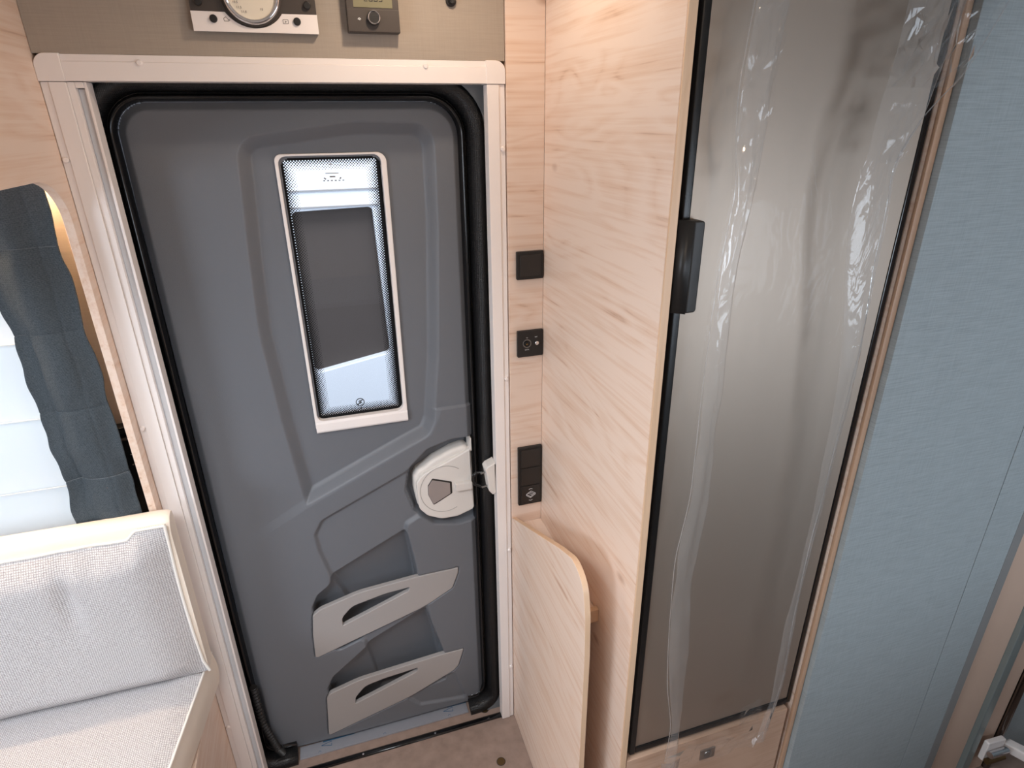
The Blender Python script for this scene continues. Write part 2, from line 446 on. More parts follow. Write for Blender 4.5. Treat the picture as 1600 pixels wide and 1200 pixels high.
def disc(name, c, r, h, mat, parent=None, **kw):
    return link(name, disc_mesh(c, r, h, **kw), mat, parent, smooth=True)
def tube_mesh(path, rad, n=10, closed=False, caps=True):
    path = [Vector(p) for p in path]; k = len(path)
    rs = [rad]*k if isinstance(rad, (int, float)) else rad
    vs, fs = [], []; up = None
    for i, p in enumerate(path):
        a = path[i-1] if (i or closed) else p; b = path[(i+1) % k] if (i < k-1 or closed) else p
        t = (b-a).normalized()
        if up is None:
            up = Vector((0, 0, 1)) if abs(t.z) < .9 else Vector((0, 1, 0))
        s = t.cross(up).normalized(); up = s.cross(t).normalized()
        for j in range(n):
            q = 2*math.pi*j/n
            vs.append(p + (s*math.cos(q)+up*math.sin(q))*rs[i])
    for i in range(k if closed else k-1):
        for j in range(n):
            fs.append((i*n+j, i*n+(j+1) % n, ((i+1) % k)*n+(j+1) % n, ((i+1) % k)*n+j))
    if caps and not closed:
        fs.append(tuple(range(n))); fs.append(tuple((k-1)*n+j for j in range(n)))
    me = bpy.data.meshes.new('t'); me.from_pydata([tuple(v) for v in vs], [], fs)
    bm = bmesh.new(); bm.from_mesh(me); bmesh.ops.recalc_face_normals(bm, faces=bm.faces[:]); bm.to_mesh(me); bm.free()
    return me
def tube(name, path, rad, mat, parent=None, n=10, closed=False):
    return link(name, tube_mesh(path, rad, n, closed), mat, parent, smooth=True)
def text(name, s, x, z, y, size, mat, parent, sx=1.0, align='CENTER'):
    cu = bpy.data.curves.new('t', 'FONT'); cu.body = s; cu.size = size; cu.align_x = align; cu.align_y = 'CENTER'; cu.extrude = .00015
    ob = bpy.data.objects.new('t', cu); COL.objects.link(ob)
    me = bpy.data.meshes.new_from_object(ob.evaluated_get(bpy.context.evaluated_depsgraph_get()))
    bpy.data.objects.remove(ob); bpy.data.curves.remove(cu)
    for v in me.vertices: v.co = Vector((x+v.co.x*sx, y-v.co.z, z+v.co.y))
    return link(name, me, mat, parent)
def strokes_mesh(lines, wd, y0, y1, plane='xz'):
    """thin raised line work: every stroke a slim bar"""
    out = []
    for (a, b) in lines:
        a = Vector(a); b = Vector(b); d = (b-a).normalized(); nrm = Vector((-d.y, d.x))*wd/2
        out.append(plate_mesh([[tuple(a+nrm), tuple(a-nrm), tuple(b-nrm), tuple(b+nrm)]], y0, y1, 0, plane))
    return join_meshes(out)
def grid_mesh(fn, us, vs_, wrap_u=False):
    pts = [fn(u, v) for v in vs_ for u in us]; nu = len(us); fs = []
    for j in range(len(vs_)-1):
        for i in range(nu-1): fs.append((j*nu+i, j*nu+i+1, (j+1)*nu+i+1, (j+1)*nu+i))
    me = bpy.data.meshes.new('g'); me.from_pydata([tuple(p) for p in pts], [], fs)
    return me
def lerp_tab(tab, z):
    """tab: [(z, value)] descending or ascending; linear"""
    t = sorted(tab); zs = [q[0] for q in t]; vs_ = [q[1] for q in t]
    return float(np.interp(z, zs, vs_))
def struct(o): o['kind'] = 'structure'; return o

# ================================================================== SETTING
ZC = 2.16
floor_o = struct(box('floor', -1.9, 1.35, -2.36, .108, -.20, 0, floor_m, bev=0))
struct(box('floor', 1.3505, 2.9, -2.36, .06, -.20, -.15, floor_m, bev=0))
struct(box('ceiling', -1.95, 2.95, -2.40, .06, ZC, ZC+.04, ceiling_m, bev=0))
struct(box('wall_left', -1.95, -1.90, -2.36, .06, -.20, ZC, linen_beige, bev=0))
struct(box('wall_right', 2.90, 2.95, -2.36, .06, -.20, ZC, linen_grey, bev=0))
struct(plate('wall_rear', [[(-1.9, -.20), (2.9, -.20), (2.9, ZC), (-1.9, ZC)], rrect(.80, 2.30, .90, 1.42, .06)], -2.42, -2.37, linen_beige, bev=0))
wr = thing('window_2', loc=(1.55, -2.40, .9), kind='structure')
plate('frame', [rrect(.78, 2.32, .88, 1.44, .07), rrect(.82, 2.28, .92, 1.40, .05)], -2.368, -2.350, plastic_white, wr)
plate('pane', [rrect(.80, 2.30, .90, 1.42, .05)], -2.41, -2.40, pane_m, wr, bev=0)
kc = thing('shading_counter', 'unseen dark grey counter added under the rear window to block low light', 'counter', (1.2, -2.05, 0))  # unseen block added to keep window light off the door foot
box('front', -.2, 2.6, -1.80, -1.78, .08, .84, plain('anthracite_front', srgb(74, 72, 72), .5), kc)  # dark front chosen to dim the fridge's reflection and bounced light
box('worktop', -.22, 2.62, -2.36, -1.76, .842, .870, wall_grey, kc, bev=.003)
kl = thing('shading_locker', 'unseen row of oak lockers added above the rear window to limit its light', 'locker', (1.2, -2.15, 1.5))  # unseen overhang added to cut window light on the upper grey wall
box('body', -.2, 2.6, -2.36, -1.98, 1.50, ZC-.004, wood_x, kl)
# door wall: grey sheet with the door opening, upper panel, beige sheet with the side window
door_hole = rpoly([(-.3878, -.0055), (.3678, -.0055), (.3678, 1.8448), (-.3878, 1.8448)], [.079, .079, .119, .109], 14)
struct(plate('wall_back', [[(-.408, -.05), (.40, -.05), (.40, 1.863), (-.408, 1.863)], door_hole], .047, .060, wall_grey, bev=0))
skin_hole = rpoly([(-.400, -.030), (.380, -.030), (.380, 1.857), (-.400, 1.857)], [.09, .09, .11, .11], 8)
struct(plate('wall_outside', [[(-1.95, -.20), (2.95, -.20), (2.95, ZC+.04), (-1.95, ZC+.04)], skin_hole, rrect(-1.62, -.47, .93, 1.62, .07)], .0605, .128, white_body, bev=0))
struct(plate('wall_front', [[(-.409, 1.8635), (.398, 1.8635), (.398, ZC), (-.409, ZC)]], .004, .06, linen_beige, bev=0))
win_hole = rrect(-1.62, -.47, .93, 1.62, .07)
struct(plate('wall_side', [[(-1.90, -.05), (-.426, -.05), (-.426, ZC), (-1.90, ZC)], win_hole], .030, .060, linen_beige, bev=0))
w1 = thing('window_1', loc=(-1.04, .05, .93), kind='structure')
plate('frame', [rrect(-1.615, -.475, .935, 1.615, .07), rrect(-1.58, -.51, .97, 1.58, .05)], .045, .075, plastic_white, w1)
plate('pane', [rrect(-1.58, -.51, .97, 1.58, .05)], .062, .066, pane_m, w1, bev=0)
plate('window_reveal', [rrect(-1.66, -.43, .89, 1.66, .07), rrect(-1.62, -.47, .93, 1.62, .07)], .1285, .16, white_body, w1, bev=0)
struct(box('trim_1', .3995, .4831, .0, .06, 0, ZC, wood_x, bev=.0008))      # wood-faced back of the niche beside the door
# right-hand grey panels next to the fridge cabinet
gw = thing('wall_partition', loc=(1.2, -.53, -.149), kind='structure')
box('panel', .9565, 1.3782, -.535, -.515, -.149, ZC, linen_grey, gw, bev=.001)
box('panel', 1.3803, 1.4870, -.535, -.515, -.149, ZC, linen_grey, gw, bev=.001)
box('gap_shadow', 1.3775, 1.3810, -.5195, -.5165, -.148, ZC-.002, rubber, gw, bev=0)
box('edge_strip', 1.4873, 1.5180, -.5355, -.512, -.149, ZC, plain('dark_grey_edge', srgb(132, 132, 131), .6), gw, bev=.001)
sd = thing('shower_door', 'beige panel door with grey-green post and dark rail beside the blue-grey partition', 'door', (1.65, -.52, -.145))
box('panel', 1.5185, 1.668, -.520, -.500, -.145, 2.05, beige_panel, sd)
box('post', 1.6685, 1.702, -.535, -.500, -.145, 2.05, post_m, sd, bev=.004)
box('panel', 1.7025, 1.79, -.520, -.500, -.145, 2.05, beige_panel, sd)
tube('rail', [(1.802, -.525, -.145), (1.802, -.525, 2.05)], .011, plain('dark_chrome', srgb(120, 112, 108), .2, 1.0), sd, 14)
box('dark_seal', 1.815, 1.823, -.52, -.505, -.145, 2.05, rubber, sd)
box('panel', 1.8235, 2.4, -.515, -.500, -.145, 2.05, linen_grey, sd)
rb = thing('rail_bracket', 'white bracket with steel roller low on the beige panel door in the bottom right corner', 'bracket', (1.75, -.55, -.06))
link('bracket_body', plate_mesh([rpoly([(1.712, -.045), (1.788, -.045), (1.788, .022), (1.712, .032)], .005)], -.552, -.5365, .003), plastic_white, rb, smooth=True)
tube('roller', [(1.712, -.564, -.002), (1.784, -.564, -.010)], .010, chrome, rb, 16)
tube('roller', [(1.712, -.562, -.032), (1.784, -.562, -.040)], .009, brass, rb, 16)
link('arm', plate_mesh([rpoly([(1.800, -.5365), (1.835, -.5365), (1.905, -.66), (1.870, -.68)], .006)], -.045, -.012, .006, 'xy'), plastic_white, rb, smooth=True)
# black threshold strip across the entry, fixed with two screws
t2 = thing('trim_2', loc=(.03, .0175, 0), kind='structure')
link('strip', plate_mesh([[(.008, .0003), (.0265, .0003), (.0265, .0025), (.0215, .0045), (.0135, .0045), (.008, .0025)]], -.335, .398, 0, 'yz'), black_gloss, t2)
for q in (-.075, .145, .318):
    disc('screw', (q, .0165, .0043), .0032, .0012, chrome, t2, axis='z', n=12)

# ================================================================== ENTRY DOOR
D = thing('door_1', 'grey moulded entry door with narrow window and two silver storage pockets', None, (-.01, .10, 0), kind='structure')
# --- moulded liner as a height field (x, z) -> y
def sdf(poly, X, Z):
    d = np.full(X.shape, 1e9); inside = np.zeros(X.shape, bool)
    n = len(poly)
    for i in range(n):
        x0, z0 = poly[i]; x1, z1 = poly[(i+1) % n]
        ex, ez = x1-x0, z1-z0
        t = np.clip(((X-x0)*ex+(Z-z0)*ez)/max(ex*ex+ez*ez, 1e-12), 0, 1)
        d = np.minimum(d, np.hypot(X-x0-t*ex, Z-z0-t*ez))
        cnd = ((z0 > Z) != (z1 > Z)) & (X < (x1-x0)*(Z-z0)/((z1-z0) if abs(z1-z0) > 1e-12 else 1e-12)+x0)
        inside ^= cnd
    return np.where(inside, d, -d)              # positive inside
def ss(d, a, b):
    t = np.clip((d-a)/(b-a), 0, 1); return t*t*(3-2*t)
def lin(d, a, b, k=.25):
    """ramp with softly rounded ends"""
    t = np.clip((d-a)/(b-a), 0, 1); return (1-k)*t + k*(t*t*(3-2*t))
trim_a = rpoly([(.261, .567), (.259, .548), (.240, .498), (.158, .453), (-.157, .357), (-.1645, .360), (-.160, .445), (-.152, .510), (-.130, .5255), (-.023, .5545), (.137, .566)],
               [.003, .02, .02, .3, .003, .003, .2, .016, .05, .2, .2], 5)
hole_a = rpoly([(.118, .535), (.113, .522), (-.078, .451), (-.077, .480), (-.045, .512), (.046, .531)], [.003, .008, .002, .03, .04, .2], 5)
trim_b = rpoly([(.263, .250), (.244, .188), (.229, .171), (.086, .108), (-.162, .039), (-.168, .042), (-.155, .190), (-.146, .206), (-.058, .2305), (.196, .2495)],
               [.003, .02, .02, .3, .003, .003, .014, .05, .2, .2], 5)
hole_b = rpoly([(.119, .220), (.113, .205), (-.078, .140), (-.074, .166), (-.042, .201), (.016, .2115)], [.003, .008, .002, .03, .04, .2], 5)
h = .0024
LX0, LX1, LZ0, LZ1 = -.338, .322, .003, 1.795
xs = np.arange(LX0, LX1+h/2, h); zs = np.arange(LZ0, LZ1+h/2, h)
X, Z = np.meshgrid(xs, zs)
H = np.zeros_like(X)
rim = sdf(rpoly([(LX0, LZ0), (LX1, LZ0), (LX1, LZ1), (LX0, LZ1)], [.035, .03, .072, .062], 10), X, Z)
H += .011*lin(rim, .001, .0165)
# lower half stands proud of the upper left field, fading out towards the left edge
low = sdf([(-.335, -.05), (.335, -.05), (.335, 1.30), (.26, 1.30), (.236, 1.07), (.21, 1.012), (.120, .971), (-.119, .859), (-.219, .803), (-.302, .746), (-.36, .72)], X, Z)
fade = np.clip((X+.300)/.20, 0, 1)
H += .0080*fade*lin(low, -.020, .004)*(Z < 1.08)
H += .0065*ss(X, .20, .25)*(Z >= 1.08)*0
# field around the window
fld = sdf(rpoly([(-.135, 1.728), (.10, 1.757), (.266, 1.752), (.264, 1.55), (.245, 1.22), (.224, 1.047), (.206, 1.008), (.120, .971), (-.121, .862), (-.143, 1.098), (-.157, 1.325), (-.149, 1.496), (-.140, 1.63)],
                [.05, .3, .05, .3, .3, .04, .04, .3, .004, .3, .3, .3, .3], 8), X, Z)
H -= .0250*lin(fld, 0, .0255)
# handle dish
dish = sdf(rpoly([(.129, .85), (.143, .922), (.196, .972), (.262, .990), (.345, .990), (.345, .722), (.265, .716), (.200, .732), (.147, .782)], .03, 6), X, Z)
H -= .040*lin(dish, 0, .013, .8)
# shallow fields over the pockets
r1 = sdf(rpoly([(.150, .925), (.127, .912), (-.092, .813), (-.116, .770), (-.111, .711), (-.086, .600), (-.05, .47), (.150, .47), (.146, .60), (.127, .725), (.130, .745), (.158, .760), (.20, .77), (.20, .90)],
                [.01, .01, .03, .03, .05, .003, .003, .003, .05, .012, .012, .01, .01, .01], 6), X, Z)
H -= .0105*lin(r1, 0, .0115, .8)*(dish < .004)
p1 = sdf(rpoly([(-.092, .627), (.122, .731), (.129, .720), (.148, .545), (.14, .44), (-.10, .36), (-.150, .40), (-.152, .535), (-.132, .575), (-.095, .603)],
                [.01, .004, .01, .01, .02, .02, .02, .02, .02, .03], 6), X, Z)
sl1 = np.clip(((.627+(X+.092)*.486)-Z)/.22, 0, 1)          # runs deeper away from its top edge
H -= (.009+.046*(1-(1-sl1)**2))*lin(p1, 0, .010, .8)
r2 = sdf(rpoly([(-.05, .385), (.165, .470), (.205, .13), (.150, .12), (.000, .12), (-.028, .372)], .008, 5), X, Z)
H -= .009*lin(r2, 0, .010, .8)
p2 = sdf(rpoly([(-.008, .366), (.150, .440), (.161, .440), (.206, .245), (.19, .14), (-.10, .06), (-.150, .09), (-.150, .225), (-.128, .269)],
                [.006, .004, .004, .01, .02, .02, .02, .02, .03], 6), X, Z)
sl2 = np.clip(((.370+(X+.008)*.47)-Z)/.25, 0, 1)
H -= (.009+.046*(1-(1-sl2)**2))*lin(p2, 0, .010, .8)
r3 = sdf(rpoly([(.070, .105), (.113, .055), (.258, .034), (.265, .048), (.232, .168)], [.01, .02, .006, .006, .01], 6), X, Z)
H -= .0070*lin(r3, 0, .010, .8)
for tpoly in (trim_a, trim_b):
    H = np.where(sdf(tpoly, X, Z) > -.0025, np.minimum(H, H*0+.011-.0045+.0065*fade*(Z < 1.08)), H)
Yf = .104 - H
fcn = {}
win_cut = sdf(rrect(-.057, .147, 1.066, 1.686, .02), X, Z)
keep = (rim > 0) & (win_cut < 0)
nz, nx = X.shape
idx = np.arange(nz*nx).reshape(nz, nx)
quad_ok = keep[:-1, :-1] & keep[1:, :-1] & keep[:-1, 1:] & keep[1:, 1:]
q = np.stack([idx[:-1, :-1], idx[:-1, 1:], idx[1:, 1:], idx[1:, :-1]], -1)[quad_ok]
used = np.unique(q); remap = -np.ones(nz*nx, dtype=np.int64); remap[used] = np.arange(len(used))
vv = np.stack([X.ravel(), Yf.ravel(), Z.ravel()], 1)[used]
me = bpy.data.meshes.new('liner'); me.from_pydata(vv.tolist(), [], remap[q].tolist())
lin_o = link('inner_panel', me, leaf_grey, D, smooth=None); me.shade_smooth()
# leaf body behind the liner (core seen from outside)
plate('outer_skin', [rpoly([(LX0-.10, LZ0-.045), (LX1+.10, LZ0-.045), (LX1+.10, LZ1+.10), (LX0-.10, LZ1+.10)], [.06]*4, 8), rrect(-.060, .150, 1.063, 1.689, .02)], .158, .170, white_body, D, bev=.001)
# pocket fronts
YT = .0945
for poly, hol in ((trim_a, hole_a), (trim_b, hole_b)):
    link('pocket_trim', plate_mesh([poly, hol], YT-.0105, YT+.004, .0022, 'xz', 3), trim_silver, D, smooth=True)
# window: bezel, printed pane, lower blind cassette
bez = plate('window_bezel', [rpoly([(-.0685, 1.050), (.158, 1.050), (.1605, 1.696), (-.0685, 1.696)], [.014, .018, .02, .014], 6), rrect(-.0615, .1485, 1.080, 1.6915, .016)], .111, .155, plastic_white, D, bev=.0018)
bar = link('blind_cassette', plate_mesh([rpoly([(1.0500, .109), (1.0500, .124), (1.079, .124), (1.079, .112), (1.074, .108), (1.055, .1065)], .002, 3)], -.0675, .1575, 0, 'yz'), plastic_white, D)
# (profile above is given as (z, y); swap to world)
me = bar.data; o_ = Vector(bar.location)+wloc(D)
for v in me.vertices:
    y_, z_ = v.co.y, v.co.z
    v.co.y, v.co.z = z_, y_
oy, oz = o_.y, o_.z
bar.location = Vector((o_.x, oz, oy)) - wloc(D)
me.flip_normals(); me.shade_flat()
bar.parent = D
cx, cz = .0435, 1.3845
pane = plate('window_pane', [rrect(-.0612, .1482, 1.0765, 1.6912, .014)], .127, .131, frit_mat(.1047, .3073), D, bev=0, origin=(cx, .129, cz))
# round pictogram printed near the foot of the pane, faint stamp at its head
def ring_mesh(cx_, cz_, r0, r1, y0, y1, n=28):
    return plate_mesh([[(cx_+r1*math.cos(2*math.pi*i/n), cz_+r1*math.sin(2*math.pi*i/n)) for i in range(n)], [(cx_+r0*math.cos(2*math.pi*i/n), cz_+r0*math.sin(2*math.pi*i/n)) for i in range(n)]], y0, y1, 0)
lx, lz = .0445, 1.1115
mk = join_meshes([ring_mesh(lx, lz, .0088, .0108, .1262, .1268), strokes_mesh([((lx-.006, lz-.006), (lx+.006, lz+.006)), ((lx-.004, lz+.0015), (lx+.0015, lz+.0045)), ((lx-.001, lz-.0035), (lx+.0045, lz-.001))], .0022, .1262, .1268),
                  plate_mesh([[(lx-.003, lz-.018), (lx+.003, lz-.018), (lx, lz-.0135)]], .1262, .1268)])
link('pane_pictogram', mk, ink_black, D)
st = [strokes_mesh([((.030, 1.655), (.058, 1.655))], .0016, .1262, .1268), strokes_mesh([((.024+.008*i, 1.640), (.028+.008*i, 1.640)) for i in range(6)], .0022, .1262, .1268),
      strokes_mesh([((.038, 1.648), (.050, 1.648)), ((.026, 1.646), (.030, 1.643)), ((.062, 1.646), (.059, 1.643))], .0028, .1262, .1268),
      plate_mesh([[(.0405, 1.672), (.0475, 1.672), (.044, 1.677)]], .1262, .1268)]
link('pane_stamp', join_meshes(st), ink_grey, D)
# door handle: shell in the dish, mirror, lever
hp = rpoly([(.160, .876), (.172, .893), (.182, .901), (.250, .929), (.312, .957), (.315, .765), (.268, .749), (.222, .750), (.184, .769), (.163, .796)],
           [.02, .004, .004, .3, .002, .012, .05, .05, .03, .03], 6)
hd = link('door_handle', plate_mesh([hp], .078, .120, .004, 'xz', 3), plastic_warmwhite, D, smooth=True)
fl = rpoly([(.155, .846), (.156, .888), (.166, .906), (.188, .918), (.212, .934), (.262, .955), (.309, .966), (.309, .77), (.180, .775), (.161, .802)], .016, 6)
box('handle_post', .3095, .3145, .079, .122, .9475, .9860, plastic_warmwhite, hd, bev=.0015)
link('handle_base', plate_mesh([fl], .088, .136, .011, 'xz', 4), plastic_warmwhite, hd, smooth=True)
mir = rpoly([(.190, .836), (.191, .862), (.203, .880), (.250, .862), (.250, .829), (.202, .804)], .003, 4)
link('handle_recess_rim', plate_mesh([[((p[0]-.217)*1.10+.219, (p[1]-.845)*1.10+.846) for p in mir]], .0772, .0785, .0004), black_matt, hd, smooth=True)
link('handle_mirror', plate_mesh([mir], .0764, .0785, .0005), mirror_m, hd, smooth=True)
box('lever', .263, .309, .064, .079, .838, .861, plastic_warmwhite, hd, bev=.003)
arc = [(.235+.066*math.cos(a), .0776, .845+.071*math.sin(a)) for a in np.linspace(.9, 5.2, 40)]
link('handle_groove', tube_mesh(arc, .0008, 6), plain('grey_groove', srgb(176, 170, 166), .6), hd, smooth=True)
# corrugated cable conduit at the hinge side
pth = [Vector(p) for p in ((-.334, .062, .33), (-.334, .062, .26), (-.333, .066, .18), (-.321, .068, .115), (-.312, .070, .060), (-.300, .072, .030))]
fine = []
for i in range(len(pth)-1):
    for t in np.linspace(0, 1, 24, endpoint=False): fine.append(pth[i].lerp(pth[i+1], t))
link('cable_conduit', tube_mesh(fine, [.0095+.0016*math.sin(i*1.57) for i in range(len(fine))], 12), black_matt, D, smooth=True)

# --- rubber door seal round the opening (open at the sill)
def seal_path(off, r):
    x0, x1, z1, z0 = -.338-off, .318+off, 1.795+off, .045-off
    p = [(-.262, z0), (x0, z0), (x0, z1), (x1, z1), (x1, z0), (.268, z0)]
    return p, r
prof = [(-.001, .104), (.002, .088), (.0045, .082), (.0085, .081), (.0115, .086), (.0125, .094), (.0150, .092), (.0162, .078), (.0180, .064), (.0210, .054), (.0260, .0475), (.0330, .0445), (.0410, .0440), (.0460, .0455), (.0485, .050), (.0490, .070)]
base, _ = seal_path(0, 0)
rad0 = [0, .030, .060, .070, .030, 0]
def fillet_path(pts, rs, n=14):
    out = []
    for i, p in enumerate(pts):
        if rs[i] <= 0: out.append((Vector(p), None)); continue
        p = Vector(p); u = (Vector(pts[i-1])-p).normalized(); v = (Vector(pts[i+1])-p).normalized()
        c = p+(u+v)*rs[i]
        a0 = p+u*rs[i]-c; a1 = p+v*rs[i]-c
        for j in range(n+1):
            t = j/n*math.pi/2
            d = (a0*math.cos(t)+a1*math.sin(t))
            out.append((c+d, d.normalized()))
    return out
fp = fillet_path(base, rad0)
# outward normals
pv = []
for i, (p, d) in enumerate(fp):
    if d is None: d = Vector((0, -1))
    pv.append((p, d))
# refine straight runs
def refine(pv, step=.05):
    out = []
    for i in range(len(pv)-1):
        (p, d), (q_, e) = pv[i], pv[i+1]
        k = max(1, int((q_-p).length/step))
        for j in range(k):
            t = j/k; out.append((p.lerp(q_, t), d.lerp(e, t).normalized()))
    out.append(pv[-1]); return out
pv = refine(pv)
def seal_part(name, pr, mat):
    vs, fs = [], []
    n = len(pr)
    for (p, d) in pv:
        for (o_, y_) in pr: vs.append((p.x+d.x*o_, y_, p.y+d.y*o_))
    for i in range(len(pv)-1):
        for j in range(n-1): fs.append((i*n+j, i*n+j+1, (i+1)*n+j+1, (i+1)*n+j))
    fs.append(tuple(range(n))); fs.append(tuple((len(pv)-1)*n+j for j in reversed(range(n))))
    me = bpy.data.meshes.new(name); me.from_pydata(vs, [], fs)
    bm = bmesh.new(); bm.from_mesh(me); bmesh.ops.recalc_face_normals(bm, faces=bm.faces[:]); bm.to_mesh(me); bm.free()
    me.shade_smooth()
    return me
sl = thing('door_seal', 'black ribbed rubber seal running round the grey entry door', 'seal', (-.01, .07, .0))
link('inner_lip', seal_part('lip', prof[:7], black_gloss), black_gloss, sl)
link('outer_bead', seal_part('bead', prof[6:], rubber_rib), rubber_rib, sl)
# small white sliver of daylight film stuck in the lower corner of the seal
# ================================================================== FLYSCREEN FRAME
F = thing('flyscreen_frame', 'white flyscreen frame with rounded corner caps around the entry door', 'frame', (0, .02, 0))
def rail_h(name, x0, x1, z0, z1):
    return link(name, join_meshes([box_mesh(x0, x1, .0030, .040, z1-.011, z1, .0012), box_mesh(x0, x1, 0, .040, z0, z1-.0108, .0015)]), plastic_white, F, smooth=True)
rail_h('top_rail', -.3705, .3615, 1.8225, 1.8632)
link('left_rail', join_meshes([box_mesh(-.409, -.3965, .0030, .040, 0.002, 1.8215, .0012), box_mesh(-.3967, -.371, 0, .040, .002, 1.8215, .0015)]), plastic_white, F, smooth=True)
link('right_rail', join_meshes([box_mesh(.3845, .3975, .0030, .030, .002, 1.8215, .0012), box_mesh(.3595, .3847, 0, .030, .002, 1.8215, .0015)]), plastic_white, F, smooth=True)
for (x0, x1, rr) in ((-.4095, -.3703, [0, 0, 0, .021]), (.3585, .3980, [0, 0, .021, 0])):
    plate('corner_cap', [rpoly([(x0, 1.8220), (x1, 1.8220), (x1, 1.8640), (x0, 1.8640)], rr, 8)], -.002, .040, plastic_warmwhite if False else plastic_white, F, bev=.0012)
# screen cassette beside the left rail: two ribs and a slot
link('screen_channel', join_meshes([box_mesh(-.3708, -.3600, .004, .040, .002, 1.8215, .001), box_mesh(-.3470, -.3425, .006, .040, .002, 1.8215, .001), box_mesh(-.3600, -.3470, .004, .040, 1.812, 1.8215, .001)]), plastic_white, F, smooth=True)
box('pleated_screen', -.3598, -.3472, .016, .030, .003, 1.811, plain('pale_screen_cloth', srgb(222, 222, 224), .7), F, bev=.0005)
for (px, pz) in ((.238, 1.8525), (-.254, 1.851), (-.4025, 1.699), (-.4025, 1.174), (-.402, .658), (-.401, .275), (.391, 1.700), (.391, 1.177), (.391, .661), (.391, .22)):
    disc('screw_cap', (px, .0032, pz), .0050, .0062, plastic_white, F, n=16)
# striker on the right jamb
K = thing('door_striker', 'white door striker block with steel pins on the right jamb beside the handle', 'latch', (.345, .03, .85))
link('block', plate_mesh([rpoly([(.338, .936), (.358, .944), (.3592, .944), (.3592, .853), (.350, .848), (.340, .862), (.334, .915), (.331, .928)], .004, 4)], .004, .040, .003), plastic_warmwhite, K, smooth=True)
tube('pin', [(.338, .022, .912), (.322, .022, .909)], .0028, steel, K, 10)
tube('pin', [(.340, .022, .869), (.324, .022, .867)], .0028, steel, K, 10)
tube('hook', [(.328, .026, .910), (.314, .030, .908), (.305, .033, .898), (.304, .034, .884), (.309, .033, .873), (.324, .026, .867)], .0042, black_gloss, K, 10)

# ================================================================== INSTRUMENTS ABOVE THE DOOR
C1 = thing('control_panel', 'grey and white control panel with round chrome-ringed gauge above the entry door', 'panel', (-.055, .003, 1.90))
plate('back_plate', [[(-.1575, 1.9005), (.0465, 1.9005), (.0465, 2.035), (-.1575, 2.035)]], -.009, .0035, dark_brown, C1, bev=.001)
gx, gz = -.058, 1.957
arcp = [(gx+.055*math.cos(a), gz+.051*math.sin(a)) for a in np.linspace(math.radians(213), math.radians(327), 26)]
plate('white_strip', [[(-.1578, 1.8995), (.0468, 1.8995), (.0468, 1.9295)] + arcp[::-1] + [(-.1578, 1.9295)]], -.0112, -.0085, plastic_white, C1, bev=.0005)
disc('gauge_body', (gx, -.009, gz), .049, .006, dark_brown, C1, n=56)
tube('gauge_ring', [(gx+.0425*math.cos(a), -.0165, gz+.0425*math.sin(a)) for a in np.linspace(0, 2*math.pi, 56, endpoint=False)], .0042, chrome, C1, 12, True)
dl = disc('gauge_dial', (gx, -.0145, gz), .0405, .0015, dial_m, C1, n=56)
text('dial_print', '11.0', gx-.015, gz-.0275, -.0163, .0052, ink_grey, dl)
text('dial_print', '11.5', gx-.022, gz-.021, -.0163, .0052, ink_grey, dl)
text('dial_print', '10.5', gx-.027, gz-.0135, -.0163, .0052, ink_grey, dl)
text('dial_print', '15', gx+.014, gz-.023, -.0163, .0052, ink_grey, dl)
needle = strokes_mesh([((gx, gz), (gx+.02, gz+.024))], .0012, -.0168, -.0162); link('gauge_needle', needle, ink_black, dl)
for (px, pz) in ((-.1235, 1.9185), (.0120, 1.9180), (-.1430, 1.9430), (.032, 1.9430)):
    disc('push_button', (px, -.0105, pz), .0062, .005, black_matt, C1, n=20)
ic = strokes_mesh([((-.107, 1.9155), (-.101, 1.9155)), ((-.107, 1.9155), (-.1075, 1.9195)), ((-.1075, 1.9195), (-.1035, 1.9220)), ((-.1035, 1.9220), (-.099, 1.9160)), ((-.099, 1.916), (-.101, 1.9155)), ((-.0995, 1.9185), (-.0975, 1.9165))], .0008, -.0117, -.0112)
link('tank_icon', ic, ink_grey, C1)
ic = strokes_mesh([((-.0115, 1.9145), (-.003, 1.9145)), ((-.003, 1.9145), (-.003, 1.9205)), ((-.003, 1.9205), (-.0115, 1.9205)), ((-.0115, 1.9205), (-.0115, 1.9145)), ((-.0085, 1.9185), (-.006, 1.9175)), ((-.006, 1.9175), (-.0085, 1.916))], .0008, -.0117, -.0112)
link('battery_icon', ic, ink_grey, C1)
C2 = thing('heater_control', 'dark heater control with small display and round knob right of the gauge panel', 'control', (.145, .003, 1.90))
link('body', plate_mesh([rpoly([(.0985, 1.9035), (.1915, 1.9035), (.1905, 2.02), (.0985, 2.02)], .002, 3)], -.020, .0035, .0016), dark_brown, C2, smooth=True)
box('lower_flap', .0990, .1910, -.0214, -.0195, 1.9045, 1.9395, dark_brown, C2, bev=.0006)
dsp = box('display', .111, .180, -.0208, -.0195, 1.9425, 2.005, lcd_m, C2, bev=.0003)
